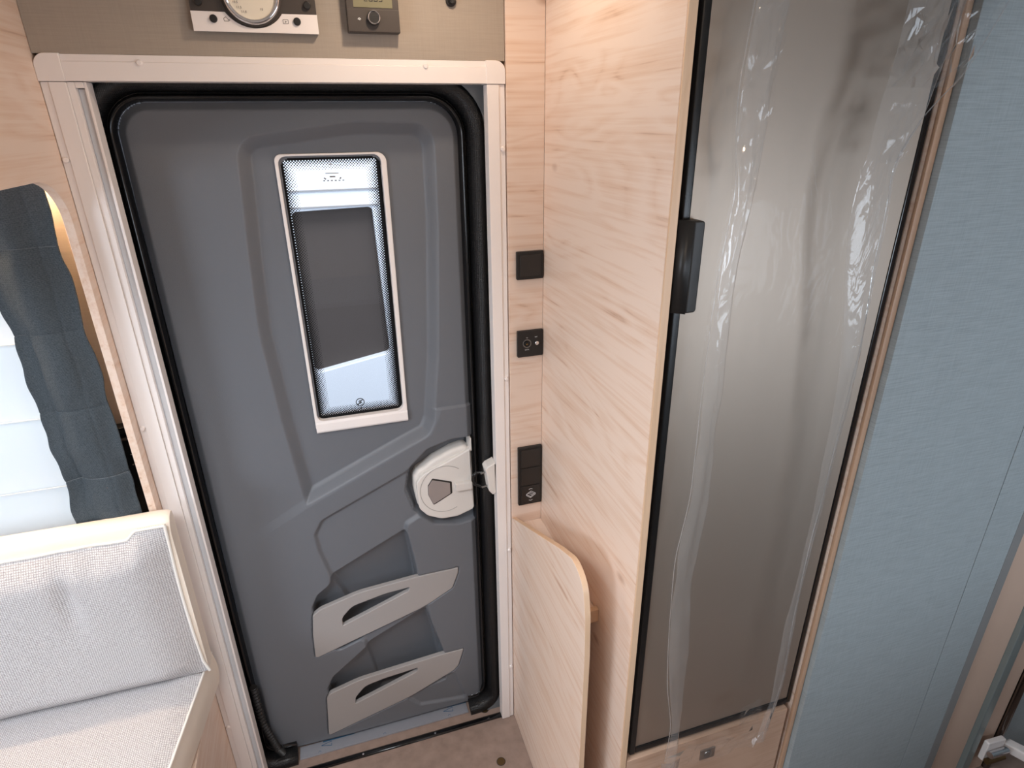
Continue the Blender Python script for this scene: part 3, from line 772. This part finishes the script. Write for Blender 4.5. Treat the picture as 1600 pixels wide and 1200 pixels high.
# seven segment digits (only their lower halves fall inside the picture)
def seg(x, z, w_, h_, on):
    t = .0011; L = []
    if 'a' in on: L.append(((x, z+2*h_), (x+w_, z+2*h_)))
    if 'g' in on: L.append(((x, z+h_), (x+w_, z+h_)))
    if 'd' in on: L.append(((x, z), (x+w_, z)))
    if 'f' in on: L.append(((x, z+h_), (x, z+2*h_)))
    if 'b' in on: L.append(((x+w_, z+h_), (x+w_, z+2*h_)))
    if 'e' in on: L.append(((x, z), (x, z+h_)))
    if 'c' in on: L.append(((x+w_, z), (x+w_, z+h_)))
    return L
L = []
for k, on in enumerate(('abged', 'abcdefg', 'abcdefg', 'afgcd')):
    L += seg(.131+.0086*k, 1.9525, .0055, .0062, on)
link('digits', strokes_mesh(L, .0011, -.0212, -.0208), ink_black, dsp)
disc('knob', (.1445, -.0205, 1.9262), .0118, .010, black_matt, C2, n=32)
tube('knob_ring', [(.1445+.0100*math.cos(a), -.0305, 1.9262+.0100*math.sin(a)) for a in np.linspace(0, 2*math.pi, 32, endpoint=False)], .0011, chrome, C2, 8, True)
link('vent_icon', strokes_mesh([((.1165, 1.9235), (.119, 1.9262)), ((.119, 1.9262), (.122, 1.9240)), ((.117, 1.9252), (.1205, 1.9225))], .0014, -.0218, -.0213), ink_white, C2)
B1 = thing('wall_button', 'small round black button on the beige panel right of the heater control', 'button', (.2935, .003, 1.9525))
disc('base', (.2935, .0035, 1.962), .0098, .006, black_matt, B1, n=24)
disc('cap', (.2935, -.0022, 1.962), .0066, .006, black_gloss, B1, n=24)

# ================================================================== SWITCHES ON THE NICHE BACK
def frame_plate(t, x0, x1, z0, z1):
    return link('cover_frame', plate_mesh([rrect(x0, x1, z0, z1, .0025, 3)], -.0085, -.0003, .0012), black_matt, t, smooth=True)
sw = thing('light_switch', 'square black light switch, topmost of the plates on the wooden niche back', 'switch', (.4485, -.0005, 1.421))
frame_plate(sw, .4165, .4805, 1.4205, 1.4845)
link('rocker', plate_mesh([rrect(.4235, .4745, 1.4275, 1.4775, .0015, 3)], -.0112, -.0080, .0008), dark_rock := plain('black_rocker', srgb(42, 38, 36), .4), sw, smooth=True)
so = thing('antenna_socket', 'square black antenna socket with brass connector between the switches', 'socket', (.4495, -.0005, 1.232))
frame_plate(so, .4170, .4815, 1.2315, 1.2975)
cxs, czs = .4405, 1.2655
tube('coax_ring', [(cxs+.0095*math.cos(a), -.0088, czs+.0095*math.sin(a)) for a in np.linspace(0, 2*math.pi, 24, endpoint=False)], .0014, steel, so, 8, True)
disc('coax_pin', (cxs, -.0082, czs), .0062, .0035, black_gloss, so, n=18)
disc('coax_core', (cxs-.0015, -.0118, czs), .0024, .004, brass, so, n=12)
disc('screw_connector', (.4635, -.0082, 1.2665), .0056, .009, chrome, so, n=16)
text('socket_print', 'TV', cxs, 1.2795, -.0090, .0038, ink_white, so)
text('socket_print', 'SAT', .4635, 1.2800, -.0090, .0038, ink_white, so)
text('socket_print', 'DATA', cxs, 1.2500, -.0090, .0038, ink_white, so)
ts = thing('triple_switch', 'tall black triple switch with a white step symbol above the wooden shelf', 'switch', (.449, -.0005, .807))
frame_plate(ts, .4165, .4815, .8075, .9825)
for (z0, z1) in ((.9235, .9755), (.8690, .9210), (.8140, .8665)):
    rk = link('rocker', plate_mesh([rrect(.4235, .4755, z0, z1, .0015, 3)], -.0112, -.0080, .0008), dark_rock, ts, smooth=True)
sx_, sz_ = .4495, .8405
stp = [((sx_-.012, sz_+.001), (sx_+.001, sz_+.009)), ((sx_+.001, sz_+.009), (sx_+.013, sz_+.001)), ((sx_+.013, sz_+.001), (sx_-.0005, sz_-.008)), ((sx_-.0005, sz_-.008), (sx_-.012, sz_+.001)),
       ((sx_-.007, sz_+.0035), (sx_+.006, sz_-.0040)), ((sx_-.003, sz_+.0062), (sx_+.010, sz_-.0010)), ((sx_-.012, sz_+.001), (sx_-.012, sz_-.0025)), ((sx_-.012, sz_-.0025), (sx_-.0005, sz_-.0115)), ((sx_-.0005, sz_-.0115), (sx_-.0005, sz_-.008)), ((sx_-.0005, sz_-.0115), (sx_+.013, sz_-.0025)), ((sx_+.013, sz_-.0025), (sx_+.013, sz_+.001)),
       ((sx_-.005, sz_+.0150), (sx_, sz_+.0170)), ((sx_, sz_+.0170), (sx_+.005, sz_+.0150)), ((sx_-.005, sz_-.0180), (sx_, sz_-.0200)), ((sx_, sz_-.0200), (sx_+.005, sz_-.0180))]
link('step_symbol', strokes_mesh(stp, .0012, -.0116, -.0111), ink_white, rk)

# ================================================================== NICHE PARTITION + SHELF
ES = thing('entry_partition', 'low wooden partition with rounded top corner and narrow shelf beside the entry', 'partition', (.407, -.25, 0))
pp = rpoly([(-.002, .002), (-.002, .768), (-.335, .920), (-.412, .950), (-.462, .928), (-.478, .86), (-.484, .76), (-.484, .002)], [0, 0, .2, .06, .06, .09, .2, 0], 8)
pb = plate('side_board', [pp], .3995, .4120, wood_y, ES, bev=.0010, plane='yz')
pb.data.materials.append(wood_z)
for f in pb.data.polygons:
    if abs(f.normal.x) < .5: f.material_index = 1
plate('shelf_board', [[(.4125, -.362), (.4828, -.362), (.4828, -.001), (.4125, -.001)]], .7330, .7480, wood_y, ES, bev=.0008, plane='xy')
box('shelf_lip', .4125, .4828, -.3755, -.3625, .728, .762, wood_z, ES, bev=.001)

# ================================================================== FRIDGE CABINET
CB = thing('fridge_cabinet', 'tall light oak cabinet housing the fridge with a drawer at its foot', 'cabinet', (.72, -.26, 0))
plate('side_board', [[(-.5150, .002), (0, .002), (0, ZC-.003), (-.5150, ZC-.003)]], .4832, .4968, wood_y, CB, bev=.0006, plane='yz')
box('edge_band', .4832, .4968, -.5195, -.5152, .002, ZC-.003, wood_z, CB, bev=.001)
plate('side_board', [[(-.5150, .002), (0, .002), (0, ZC-.003), (-.5150, ZC-.003)]], .9420, .9555, wood_y, CB, bev=.0006, plane='yz')
box('edge_band', .9420, .9555, -.5225, -.5152, .002, ZC-.003, wood_band_shaded, CB, bev=.0025)
box('shelf_board', .498, .9415, -.49, -.01, .440, .454, wood_x, CB)
dr = box('drawer_front', .4985, .9285, -.5190, -.500, .06, .4500, wood_front_shaded, CB, bev=.002)
lk = link('push_lock', plate_mesh([rrect(.692, .731, .370, .404, .002, 3)], -.5215, -.5187, .0006), plain('lock_steel', srgb(160, 150, 142), .35, .9), dr, smooth=True)
disc('lock_button', (.7115, -.5215, .387), .0105, .0022, steel, dr, n=24)
box('plinth', .499, .9415, -.48, -.465, .002, .058, wood_x, CB)
FR = thing('fridge', 'tall slim fridge with brushed taupe door inside the oak cabinet', 'fridge', (.715, -.26, .456))
box('case', .4975, .9415, -.493, -.02, .456, ZC-.01, black_matt, FR)
box('door_panel', .5220, .9275, -.5090, -.4935, .4755, ZC-.02, fridge_m, FR, bev=.0015)
box('door_rail', .5075, .5215, -.5135, -.4935, .458, ZC-.02, rubber, FR, bev=.003)
box('door_rail', .9280, .9395, -.5100, -.4935, .458, ZC-.02, black_gloss, FR, bev=.002)
box('door_rail', .5220, .9275, -.5120, -.4935, .458, .4750, black_gloss, FR, bev=.002)
hb = link('handle', plate_mesh([rpoly([(.5165, 1.4805), (.5345, 1.4805), (.5345, 1.6175), (.5165, 1.6175)], [.002, .005, .005, .002], 5)], -.533, -.5100, .0022), black_matt, FR, smooth=True)
link('handle_back', plate_mesh([[(.4995, -.5165), (.5164, -.5325), (.5164, -.5140), (.5022, -.5140)]], 1.479, 1.618, 0, 'xy'), black_matt, hb)

# ------------------------------------------------------------------ protective film hanging over the fridge door
PF = thing('protective_film', 'crumpled clear plastic film hanging over the fridge door', 'film', (.70, -.54, .43))
LO = [(2.14, .585), (1.98, .562), (1.889, .551), (1.832, .546), (1.787, .541), (1.74, .545), (1.69, .555), (1.657, .560), (1.567, .549), (1.47, .544), (1.34, .545), (1.169, .548), (1.037, .532), (.884, .535), (.71, .549), (.589, .570), (.491, .568), (.43, .566)]
LI = [(2.14, .64), (1.891, .600), (1.848, .597), (1.795, .592), (1.724, .592), (1.656, .584), (1.584, .577), (1.527, .573), (1.445, .577), (1.215, .577), (1.136, .580), (.969, .567), (.802, .586), (.661, .586), (.522, .590), (.43, .592)]
RI = [(2.14, .80), (1.898, .790), (1.829, .789), (1.738, .774), (1.62, .764), (1.551, .775), (1.42, .801), (1.262, .818), (1.024, .822), (.80, .814), (.652, .816), (.573, .819), (.43, .80)]
RO = [(2.14, 1.10), (1.98, 1.02), (1.905, .976), (1.856, .952), (1.797, .918), (1.776, .882), (1.737, .855), (1.688, .830), (1.617, .838), (1.547, .836), (1.392, .848), (1.258, .844), (1.051, .838), (.896, .833), (.623, .845), (.43, .822)]
def smooth_tab(tab):
    z = np.linspace(.40, 2.14, 500); x = np.array([lerp_tab(tab, q) for q in z])
    k = np.exp(-np.linspace(-2, 2, 31)**2); k /= k.sum()
    xp = np.concatenate([np.full(15, x[0]), x, np.full(15, x[-1])])
    xs_ = np.convolve(xp, k, 'valid')
    return list(zip(z.tolist(), xs_.tolist()))
LO, LI, RI, RO = (smooth_tab(q) for q in (LO, LI, RI, RO))
def hash2(i, j, s=0):
    return (math.sin(i*127.1+j*311.7+s*74.7)*43758.5453) % 1.0
def vnoise(x, y, s=0):
    xi, yi = math.floor(x), math.floor(y); fx, fy = x-xi, y-yi
    fx = fx*fx*(3-2*fx); fy = fy*fy*(3-2*fy)
    a = hash2(xi, yi, s)*(1-fx)+hash2(xi+1, yi, s)*fx; b = hash2(xi, yi+1, s)*(1-fx)+hash2(xi+1, yi+1, s)*fx
    return a*(1-fy)+b*fy
def film_y(x, z, base, amp):
    top = max(0, min(1, (z-1.72)/.25)); bot = max(0, min(1, (.62-z)/.15))
    crumple = max(top*max(0, min(1, (x-.70)/.15)), bot)
    a = vnoise(x*22, z*3.2, 1)-.5; b = abs(vnoise(x*34+z*20, z*26-x*15, 2)-.5)
    return base - amp*(a+.5) - .020*crumple*b - .010*top*max(0, min(1, (x-.8)/.1))
def bottom(x):
    return lerp_tab([(.56, .472), (.59, .505), (.65, .468), (.70, .460), (.722, .455), (.745, .482), (.80, .432), (.83, .432)], x)
def sheet(u, v):
    x0, x1 = lerp_tab(LO, v*1.71+.43), lerp_tab(RO, v*1.71+.43)
    x = x0+(x1-x0)*u
    zb = bottom(x); z = zb+(2.14-zb)*v
    x0, x1 = lerp_tab(LO, z), lerp_tab(RO, z); x = x0+(x1-x0)*u
    return (x, film_y(x, z, -.5475, .005), z)
us = np.linspace(0, 1, 60); vs_ = np.linspace(0, 1, 200)
me = grid_mesh(sheet, us, vs_); me.shade_smooth(); link('film_sheet', me, film_m, PF)
def strip(a, b, base, seed, amp):
    def fn(u, v):
        z = .445+v*(2.14-.445)
        x0, x1 = lerp_tab(a, z), lerp_tab(b, z)
        x = x0+(x1-x0)*u
        wr_ = .0065*math.sqrt(max(0, 1-(2*u-1)**2))
        return (x, base - wr_ - amp*vnoise(u*3+seed, z*14, seed) - .5*amp*abs(vnoise(u*5+z*9, z*30, seed+3)-.5), z)
    me = grid_mesh(fn, (1-np.cos(np.linspace(0, math.pi, 22)))/2, np.linspace(0, 1, 300)); me.shade_smooth(); return me
link('folded_edge', strip(LO, LI, -.560, 5, .007), film_fold, PF)
link('folded_edge', strip(RI, [(z, min(x, .862 if z < 1.75 else .862+(z-1.75)*.2)) for z, x in RO], -.560, 9, .004), film_fold, PF)
film_edge_m = film('film_edge_gloss', .16, .6)
film_crisp = film('crisp_plastic_film', .02, .9)
for tab, zlo in ((LO, .475), (RO, .44)):
    pts = []
    for z in np.linspace(zlo, 2.12, 150):
        x = lerp_tab(tab, z)
        if tab is RO: x = min(x, .862 if z < 1.75 else 2)
        pts.append((x, -.558-.003*vnoise(z*9, 2, 5), z))
    link('film_edge', tube_mesh(pts, 0.0006 if tab in (LI, RI) else .0008, 6), film_edge_m, PF)
def facets(name, x0, x1, z0, z1, nu, nv, amp, seed, fx=None, base=-.556):
    """crumpled piece: coarse flat facets"""
    def fn(i, j):
        u, v = i/(nu-1), j/(nv-1)
        z = z0+(z1-z0)*v + (hash2(i, j, seed)-.5)*(z1-z0)/nv*.9*(0 < j < nv-1)
        a, b = (x0, x1) if fx is None else fx(z)
        x = a+(b-a)*u + (hash2(i, j, seed+1)-.5)*(b-a)/nu*.9*(0 < i < nu-1)
        return (x, base-amp*(hash2(i, j, seed+2) % 1.0), z)
    me = grid_mesh(fn, range(nu), range(nv)); me.shade_flat(); link(name, me, film_crisp, PF)
facets('crumpled_hem', .572, .825, .440, .500, 16, 5, .016, 3)
facets('crumpled_patch', .745, .800, .520, .580, 6, 6, .010, 8)
facets('crumpled_corner', 0, 0, 1.79, 2.00, 12, 12, .022, 5, lambda z: (lerp_tab(RI, z)-.005, lerp_tab(RO, z)-.004))
facets('crumpled_fold', 0, 0, 1.66, 1.92, 6, 18, .010, 6, lambda z: (lerp_tab(LO, z), lerp_tab(LI, z)), -.560)
facets('crumpled_patch', .800, .846, 1.690, 1.770, 5, 7, .010, 12)
def tail(u, v):
    z = .455-v*.20; x = .566+.048*u+.012*v
    return (x, -.548-.006*math.sin(u*3+v*5), z)
me = grid_mesh(tail, np.linspace(0, 1, 8), np.linspace(0, 1, 16)); me.shade_smooth(); link('film_tail', me, film_fold, PF)

# ================================================================== LEFT: LOCKER BOARD, WINDOW BLIND, CURTAIN
OL = thing('overhead_locker', 'overhead oak locker with arched side board left of the entry door', 'locker', (-.9, -.18, 1.68))
bp_ = [(.028, .57), (.028, ZC-.003), (-.40, ZC-.003), (-.40, 1.672), (-.135, 1.6725)] + [(-.135+.107*math.sin(t)*1.0, 1.6725-.075*(1-math.cos(t))) for t in np.linspace(.15, math.pi/2, 10)] + [(-.028, 1.55), (-.030, 1.2), (-.030, .57)]
plate('side_board', [bp_], -.4245, -.4097, wood_y, OL, bev=.0010, plane='yz')
box('locker_body', -1.88, -.425, -.39, .028, 1.70, ZC-.004, wood_x, OL)
box('led_strip', -1.30, -.45, -.004, .010, 1.690, 1.6985, led_m, OL, bev=.0005)
BL = thing('window_blind', 'white cloth window blind in horizontal folds behind the dark curtain', 'blind', (-1.04, .02, .95))
def blind(u, v):
    x = -1.61+u*1.135; z = .945+v*.68
    k = (z-1.06)/.1575; f = k-math.floor(k)
    return (x, .024 - .012*(1-f)**2 - .002*math.sin(x*9+z*4), z)
me = grid_mesh(blind, np.linspace(0, 1, 30), np.linspace(0, 1, 140)); me.shade_smooth(); link('blind_cloth', me, blind_m, BL)
for zz in (1.0625, 1.2200, 1.3775, 1.535):
    tube('fold_rod', [(-1.61, .0105, zz), (-.476, .0105, zz)], .0012, blind_m, BL, 8)
CT = thing('curtain', 'dark denim curtain strip with stitched horizontal seams beside the white blind', 'curtain', (-.497, -.03, 1.0))
def cur(u, v):
    z = .985+v*.705
    k = ((z-1.092)/.1555); f = k-math.floor(k)
    bulge = math.sin(f*math.pi)
    x0 = -.554-.006*bulge+.005*(vnoise(3, z*22, 4)-.5)+.0015*math.sin(z*90)
    x1 = -.4395+.004*(bulge-.5)+.005*(vnoise(9, z*26, 6)-.5)
    x = x0+(x1-x0)*u
    y = -.030 - .005*bulge*(0.4+.6*math.sin(u*math.pi)) - .007*math.sin(u*7.5+z*3) - .006*(vnoise(u*5, z*12, 8)-.5)
    y += .0012*math.exp(-((u-.72)/.02)**2) + .004*math.exp(-((u-.24)/.03)**2)*vnoise(1, z*9, 3)
    if min(f, 1-f) < .010: y += .0015
    return (x, y, z)
me = grid_mesh(cur, np.linspace(0, 1, 48), np.linspace(0, 1, 300)); me.shade_smooth()
cc = link('curtain_cloth', me, denim, CT)
md = cc.modifiers.new('thick', 'SOLIDIFY'); md.thickness = .0022; md.offset = 1
for k in range(4):
    z = 1.092+.1555*k
    pts = []
    for u in np.linspace(0.02, .97, 30):
        p = cur(u, (z-.985)/.705); pts.append((p[0], p[1]-.0020, p[2]))
    link('stitch_line', tube_mesh(pts, .0008, 6), plain('grey_thread', srgb(112, 116, 120), .9) if k == 0 else MATS['grey_thread'], CT, smooth=True)
HK = thing('curtain_tieback', 'black plate with a chrome hook in the wall corner behind the dark curtain', 'hook', (-.44, .0, .93))
link('plate', plate_mesh([[(-.476, .93), (-.4262, .93), (-.4262, 1.181), (-.476, 1.181)], [(-.470, .94), (-.4335, .94), (-.4335, 1.168), (-.470, 1.168)]], .002, .028, .0015), black_gloss, HK, smooth=True)
box('back', -.4695, -.434, .016, .027, .94, 1.1675, rubber, HK)
box('top_lip', -.470, -.434, .004, .014, 1.150, 1.156, dark_brown, HK)
tube('ring', [(-.4365+.010*math.cos(a), .002-.004, 1.108+.012*math.sin(a)) for a in np.linspace(-1.7, 1.6, 18)], .0016, chrome, HK, 8)

# ================================================================== BENCH
BB = thing('bench_base', 'oak bench base under the pale grey seat left of the door', 'bench', (-.9, -.28, 0))
box('side_panel', -.4250, -.4097, -.560, .028, .002, .455, wood_y, BB)
box('front_panel', -1.88, -.4255, -.560, -.546, .002, .455, wood_x, BB)
box('top_board', -1.88, -.4255, -.545, -.010, .440, .455, wood_x, BB)
SC = thing('seat_cushion', 'pale grey woven seat cushion with cream vinyl side panel on the bench', 'cushion', (-.9, -.30, .457))
def seat_outline(off):
    return [(-1.85, -.60), (-.462-off, -.60), (-.386-off, -.012), (-1.85, -.012)]
def cushion(outline, z0, z1, dome, n=14):
    """pad: flat bottom, domed top"""
    bm = bmesh.new()
    return bm
SEAT = .563
def seat_top(u, v):
    y = -.605+v*.590
    xr = -.470+(.083)*v
    x = -1.85+u*(xr+1.85)
    e = min((xr-x), .05)/.05; ev = min((y+.605), .05)/.05
    z = SEAT - .006*(1-min(1, e))**2 - .010*(1-min(1, ev))**2 + .004*math.sin(min(1, e)*math.pi/2)
    z += .002*(vnoise(x*8, y*8, 2)-.5)
    return (x, y, z)
uu = 1-(np.linspace(1, 0, 60)**2.0); 
me = grid_mesh(seat_top, uu, np.linspace(0, 1, 40)); me.shade_smooth(); link('top_cover', me, fabric_flat, SC)
def seat_side(u, v):
    y = -.605+u*.590; xr = -.470+.083*u
    bul = math.sin(v*math.pi)
    return (xr+.006*bul, y, .458+v*(SEAT-.006-.458))
me = grid_mesh(seat_side, np.linspace(0, 1, 40), np.linspace(0, 1, 10)); me.shade_smooth(); link('side_panel', me, cream, SC)
link('front_panel', box_mesh(-1.85, -.472, -.604, -.590, .458, .553, .004), cream, SC, smooth=True)
link('filling', plate_mesh([[(-1.85, -.598), (-.476, -.598), (-.394, -.018), (-1.85, -.018)]], .458, .550, 0, 'xy'), cream, SC)
link('piping', tube_mesh([(-.470+.083*t, -.605+.590*t, SEAT-.005) for t in np.linspace(0, 1, 20)], .0028, 8), piping_m, SC, smooth=True)

BC = thing('back_cushion', 'pale grey woven back cushion with white piping and cream back leaning on the wall', 'cushion', (-.9, -.06, .57))
def top_edge(x):
    """front face's top edge dips away from the raised right corner"""
    t = max(0, min(1, (x+.462)/.022))
    t = t*t*(3-2*t)
    return .9655+(.9845-.9655)*t
def rightx(z):
    return -.386-.006*math.sin((z-.57)/.42*math.pi)+(.006 if z < .60 else 0)*(.60-z)/.03
def front(u, v):
    x_ = -1.85+u*1.464
    zt = top_edge(x_); zb = .568
    z = zb+v*(zt-zb)
    xr = rightx(z); x = -1.85+u*(xr+1.85)
    e = min(1, (xr-x)/.09); ev = min(1, (1-v)*.40/.07); eb = min(1, v*.40/.05)
    puff = (math.sin(e*math.pi/2)*math.sin(ev*math.pi/2)*math.sin(max(eb, .02)*math.pi/2))
    y = -.082 - .034*puff
    y += .017*math.exp(-((x+.585)/.016)**2)*math.exp(-((z-.86)/.075)**2)
    y += .008*math.exp(-((x+.53)/.02)**2)*math.exp(-((z-.93)/.04)**2)
    y -= .003*(vnoise(x*11, z*9, 3)-.5)
    return (x, y, z)
uu = 1-(np.linspace(1, 0, 90)**2.2)
me = grid_mesh(front, uu, np.linspace(0, 1, 60)); me.shade_smooth(); link('front_cover', me, fabric, BC)
pp_ = [front(u, 1) for u in uu[20:]] + [front(1, v) for v in np.linspace(.97, 0, 40)]
link('piping', tube_mesh([(p[0], p[1]-.001, p[2]) for p in pp_], .0032, 8), piping_m, BC, smooth=True)
# woven strip of the top, cream back shell
def toppad(u, v):
    x = -1.85+u*(1.464); zt = top_edge(x)
    return (x, -.082+v*.022, zt+.010*math.sin(v*math.pi/2)*(1 if x < -.462 else max(0, 1-(x+.462)/.02)))
me = grid_mesh(toppad, uu, np.linspace(0, 1, 6)); me.shade_smooth(); link('top_strip', me, fabric_flat, BC)
shell = []
prof_s = [(-.081, .568), (-.081, .962), (-.077, .985), (-.066, .998), (-.050, 1.002), (-.040, .998), (-.036, .985), (-.036, .568)]
xs_s = list(np.linspace(-1.85, -.43, 20)) + [-.40, -.388, -.381]
vs2, fs2 = [], []
for i, x in enumerate(xs_s):
    sh = 1.0 if i < len(xs_s)-2 else (.985 if i == len(xs_s)-2 else .93)
    for (y, z) in prof_s:
        ym = -.0585; zz = .568+(z-.568)*(1 if sh == 1 else (1-(1-sh)*.18))
        xx = x
        if i >= len(xs_s)-3: xx = x - .010*math.sin((z-.57)/.43*math.pi)*(0.3 if z > .95 else 1) + (.002 if z > .95 else 0)
        vs2.append((xx, ym+(y-ym)*(1 if sh == 1 else sh), zz))
n = len(prof_s)
for i in range(len(xs_s)-1):
    for j in range(n):
        fs2.append((i*n+j, i*n+(j+1) % n, (i+1)*n+(j+1) % n, (i+1)*n+j))
fs2.append(tuple((len(xs_s)-1)*n+j for j in range(n))); fs2.append(tuple(reversed(range(n))))
me = bpy.data.meshes.new('s'); me.from_pydata(vs2, [], fs2)
bm = bmesh.new(); bm.from_mesh(me); bmesh.ops.recalc_face_normals(bm, faces=bm.faces[:]); bm.to_mesh(me); bm.free()
link('back_shell', me, cream, BC, smooth=True)

# ================================================================== SILL AND FLOOR FITTINGS
SP = thing('sill_plate', 'silver sill strip with blue printed arrows along the foot of the door', 'sill', (0, .077, 0))
link('strip', plate_mesh([[(-.257, .057), (.262, .057), (.262, .0985), (-.257, .0985)]], .0005, .0035, .0008, 'xy'), alu, SP, smooth=True)
link('lip', box_mesh(-.257, .262, .0570, .0615, .003, .0065, .001), alu, SP, smooth=True)
for ax in (-.195, .185):
    ln = [((ax, .084), (ax+.030, .076)), ((ax+.030, .076), (ax+.030, .084)), ((ax, .084), (ax+.03, .091)), ((ax+.03, .091), (ax+.03, .088))]
    link('arrow_print', strokes_mesh(ln, .0016, .0036, .0039, 'xy'), ink_blue, SP)
for ea, eb_ in ((-.19, -.095), (.20, .262)):
    link('edge_print', strokes_mesh([((ea, .0955), (eb_, .0955))], .004, .0036, .0039, 'xy'), ink_blue, SP)
for px in (-.20, -.005, .20):
    tube('film_mark', [(px+.0035*math.cos(a), .064+.0035*math.sin(a), .0040) for a in np.linspace(0, 2*math.pi, 16, endpoint=False)], .0005, ink_blue, SP, 5, True)
for (px, py) in ((.314, .052), (-.319, .058), (.315, -.132)):
    fc = disc('cap', (px, py, .0003), .0125, .0014, brass, floor_o, axis='z', n=28)
    tube('rim', [(px+.0125*math.cos(a), py+.0125*math.sin(a), .0014) for a in np.linspace(0, 2*math.pi, 28, endpoint=False)], .0010, dark_brown, fc, 6, True)

# ================================================================== OUTSIDE: WHITE VEHICLE SEEN THROUGH THE DOOR WINDOW
VH = thing('white_vehicle', 'white vehicle side with a dark window seen through the door window', 'vehicle', (.1, 1.7, -.4))
ground = struct(box('floor_outside', -4, 4, .17, 3.5, -.45, -.40, plain('asphalt', srgb(120, 120, 120), .9, var=.1, vscale=30), bev=0))
wp = rpoly([(-.10, .672), (-.10, 1.412), (.238, 1.420), (.258, .735)], .02, 4)
plate('body_side', [[(-2.2, -.1), (2.4, -.1), (2.4, 2.4), (-2.2, 2.4)], wp], 1.50, 1.56, white_body, VH, bev=.004)
plate('side_window', [[(-.12, .65), (.27, .65), (.27, 1.44), (-.12, 1.44)]], 1.545, 1.555, dark_glass, VH, bev=0)
box('window_pillar', .262, .285, 1.485, 1.4995, .60, 1.43, white_body, VH, bev=.004)
plate('side_window', [[(.30, .72), (.62, .72), (.62, 1.42), (.30, 1.42)]], 1.492, 1.4995, dark_glass, VH, bev=.002)
for z in (1.432, 1.50):
    box('body_seam', -2.2, 2.4, 1.494, 1.4995, z-.006, z, trim_silver, VH, bev=.001)
for px in (-1.5, 1.7):
    t_ = tube('wheel', [(px, 1.50, -.10), (px, 1.70, -.10)], .30, rubber, VH, 28)
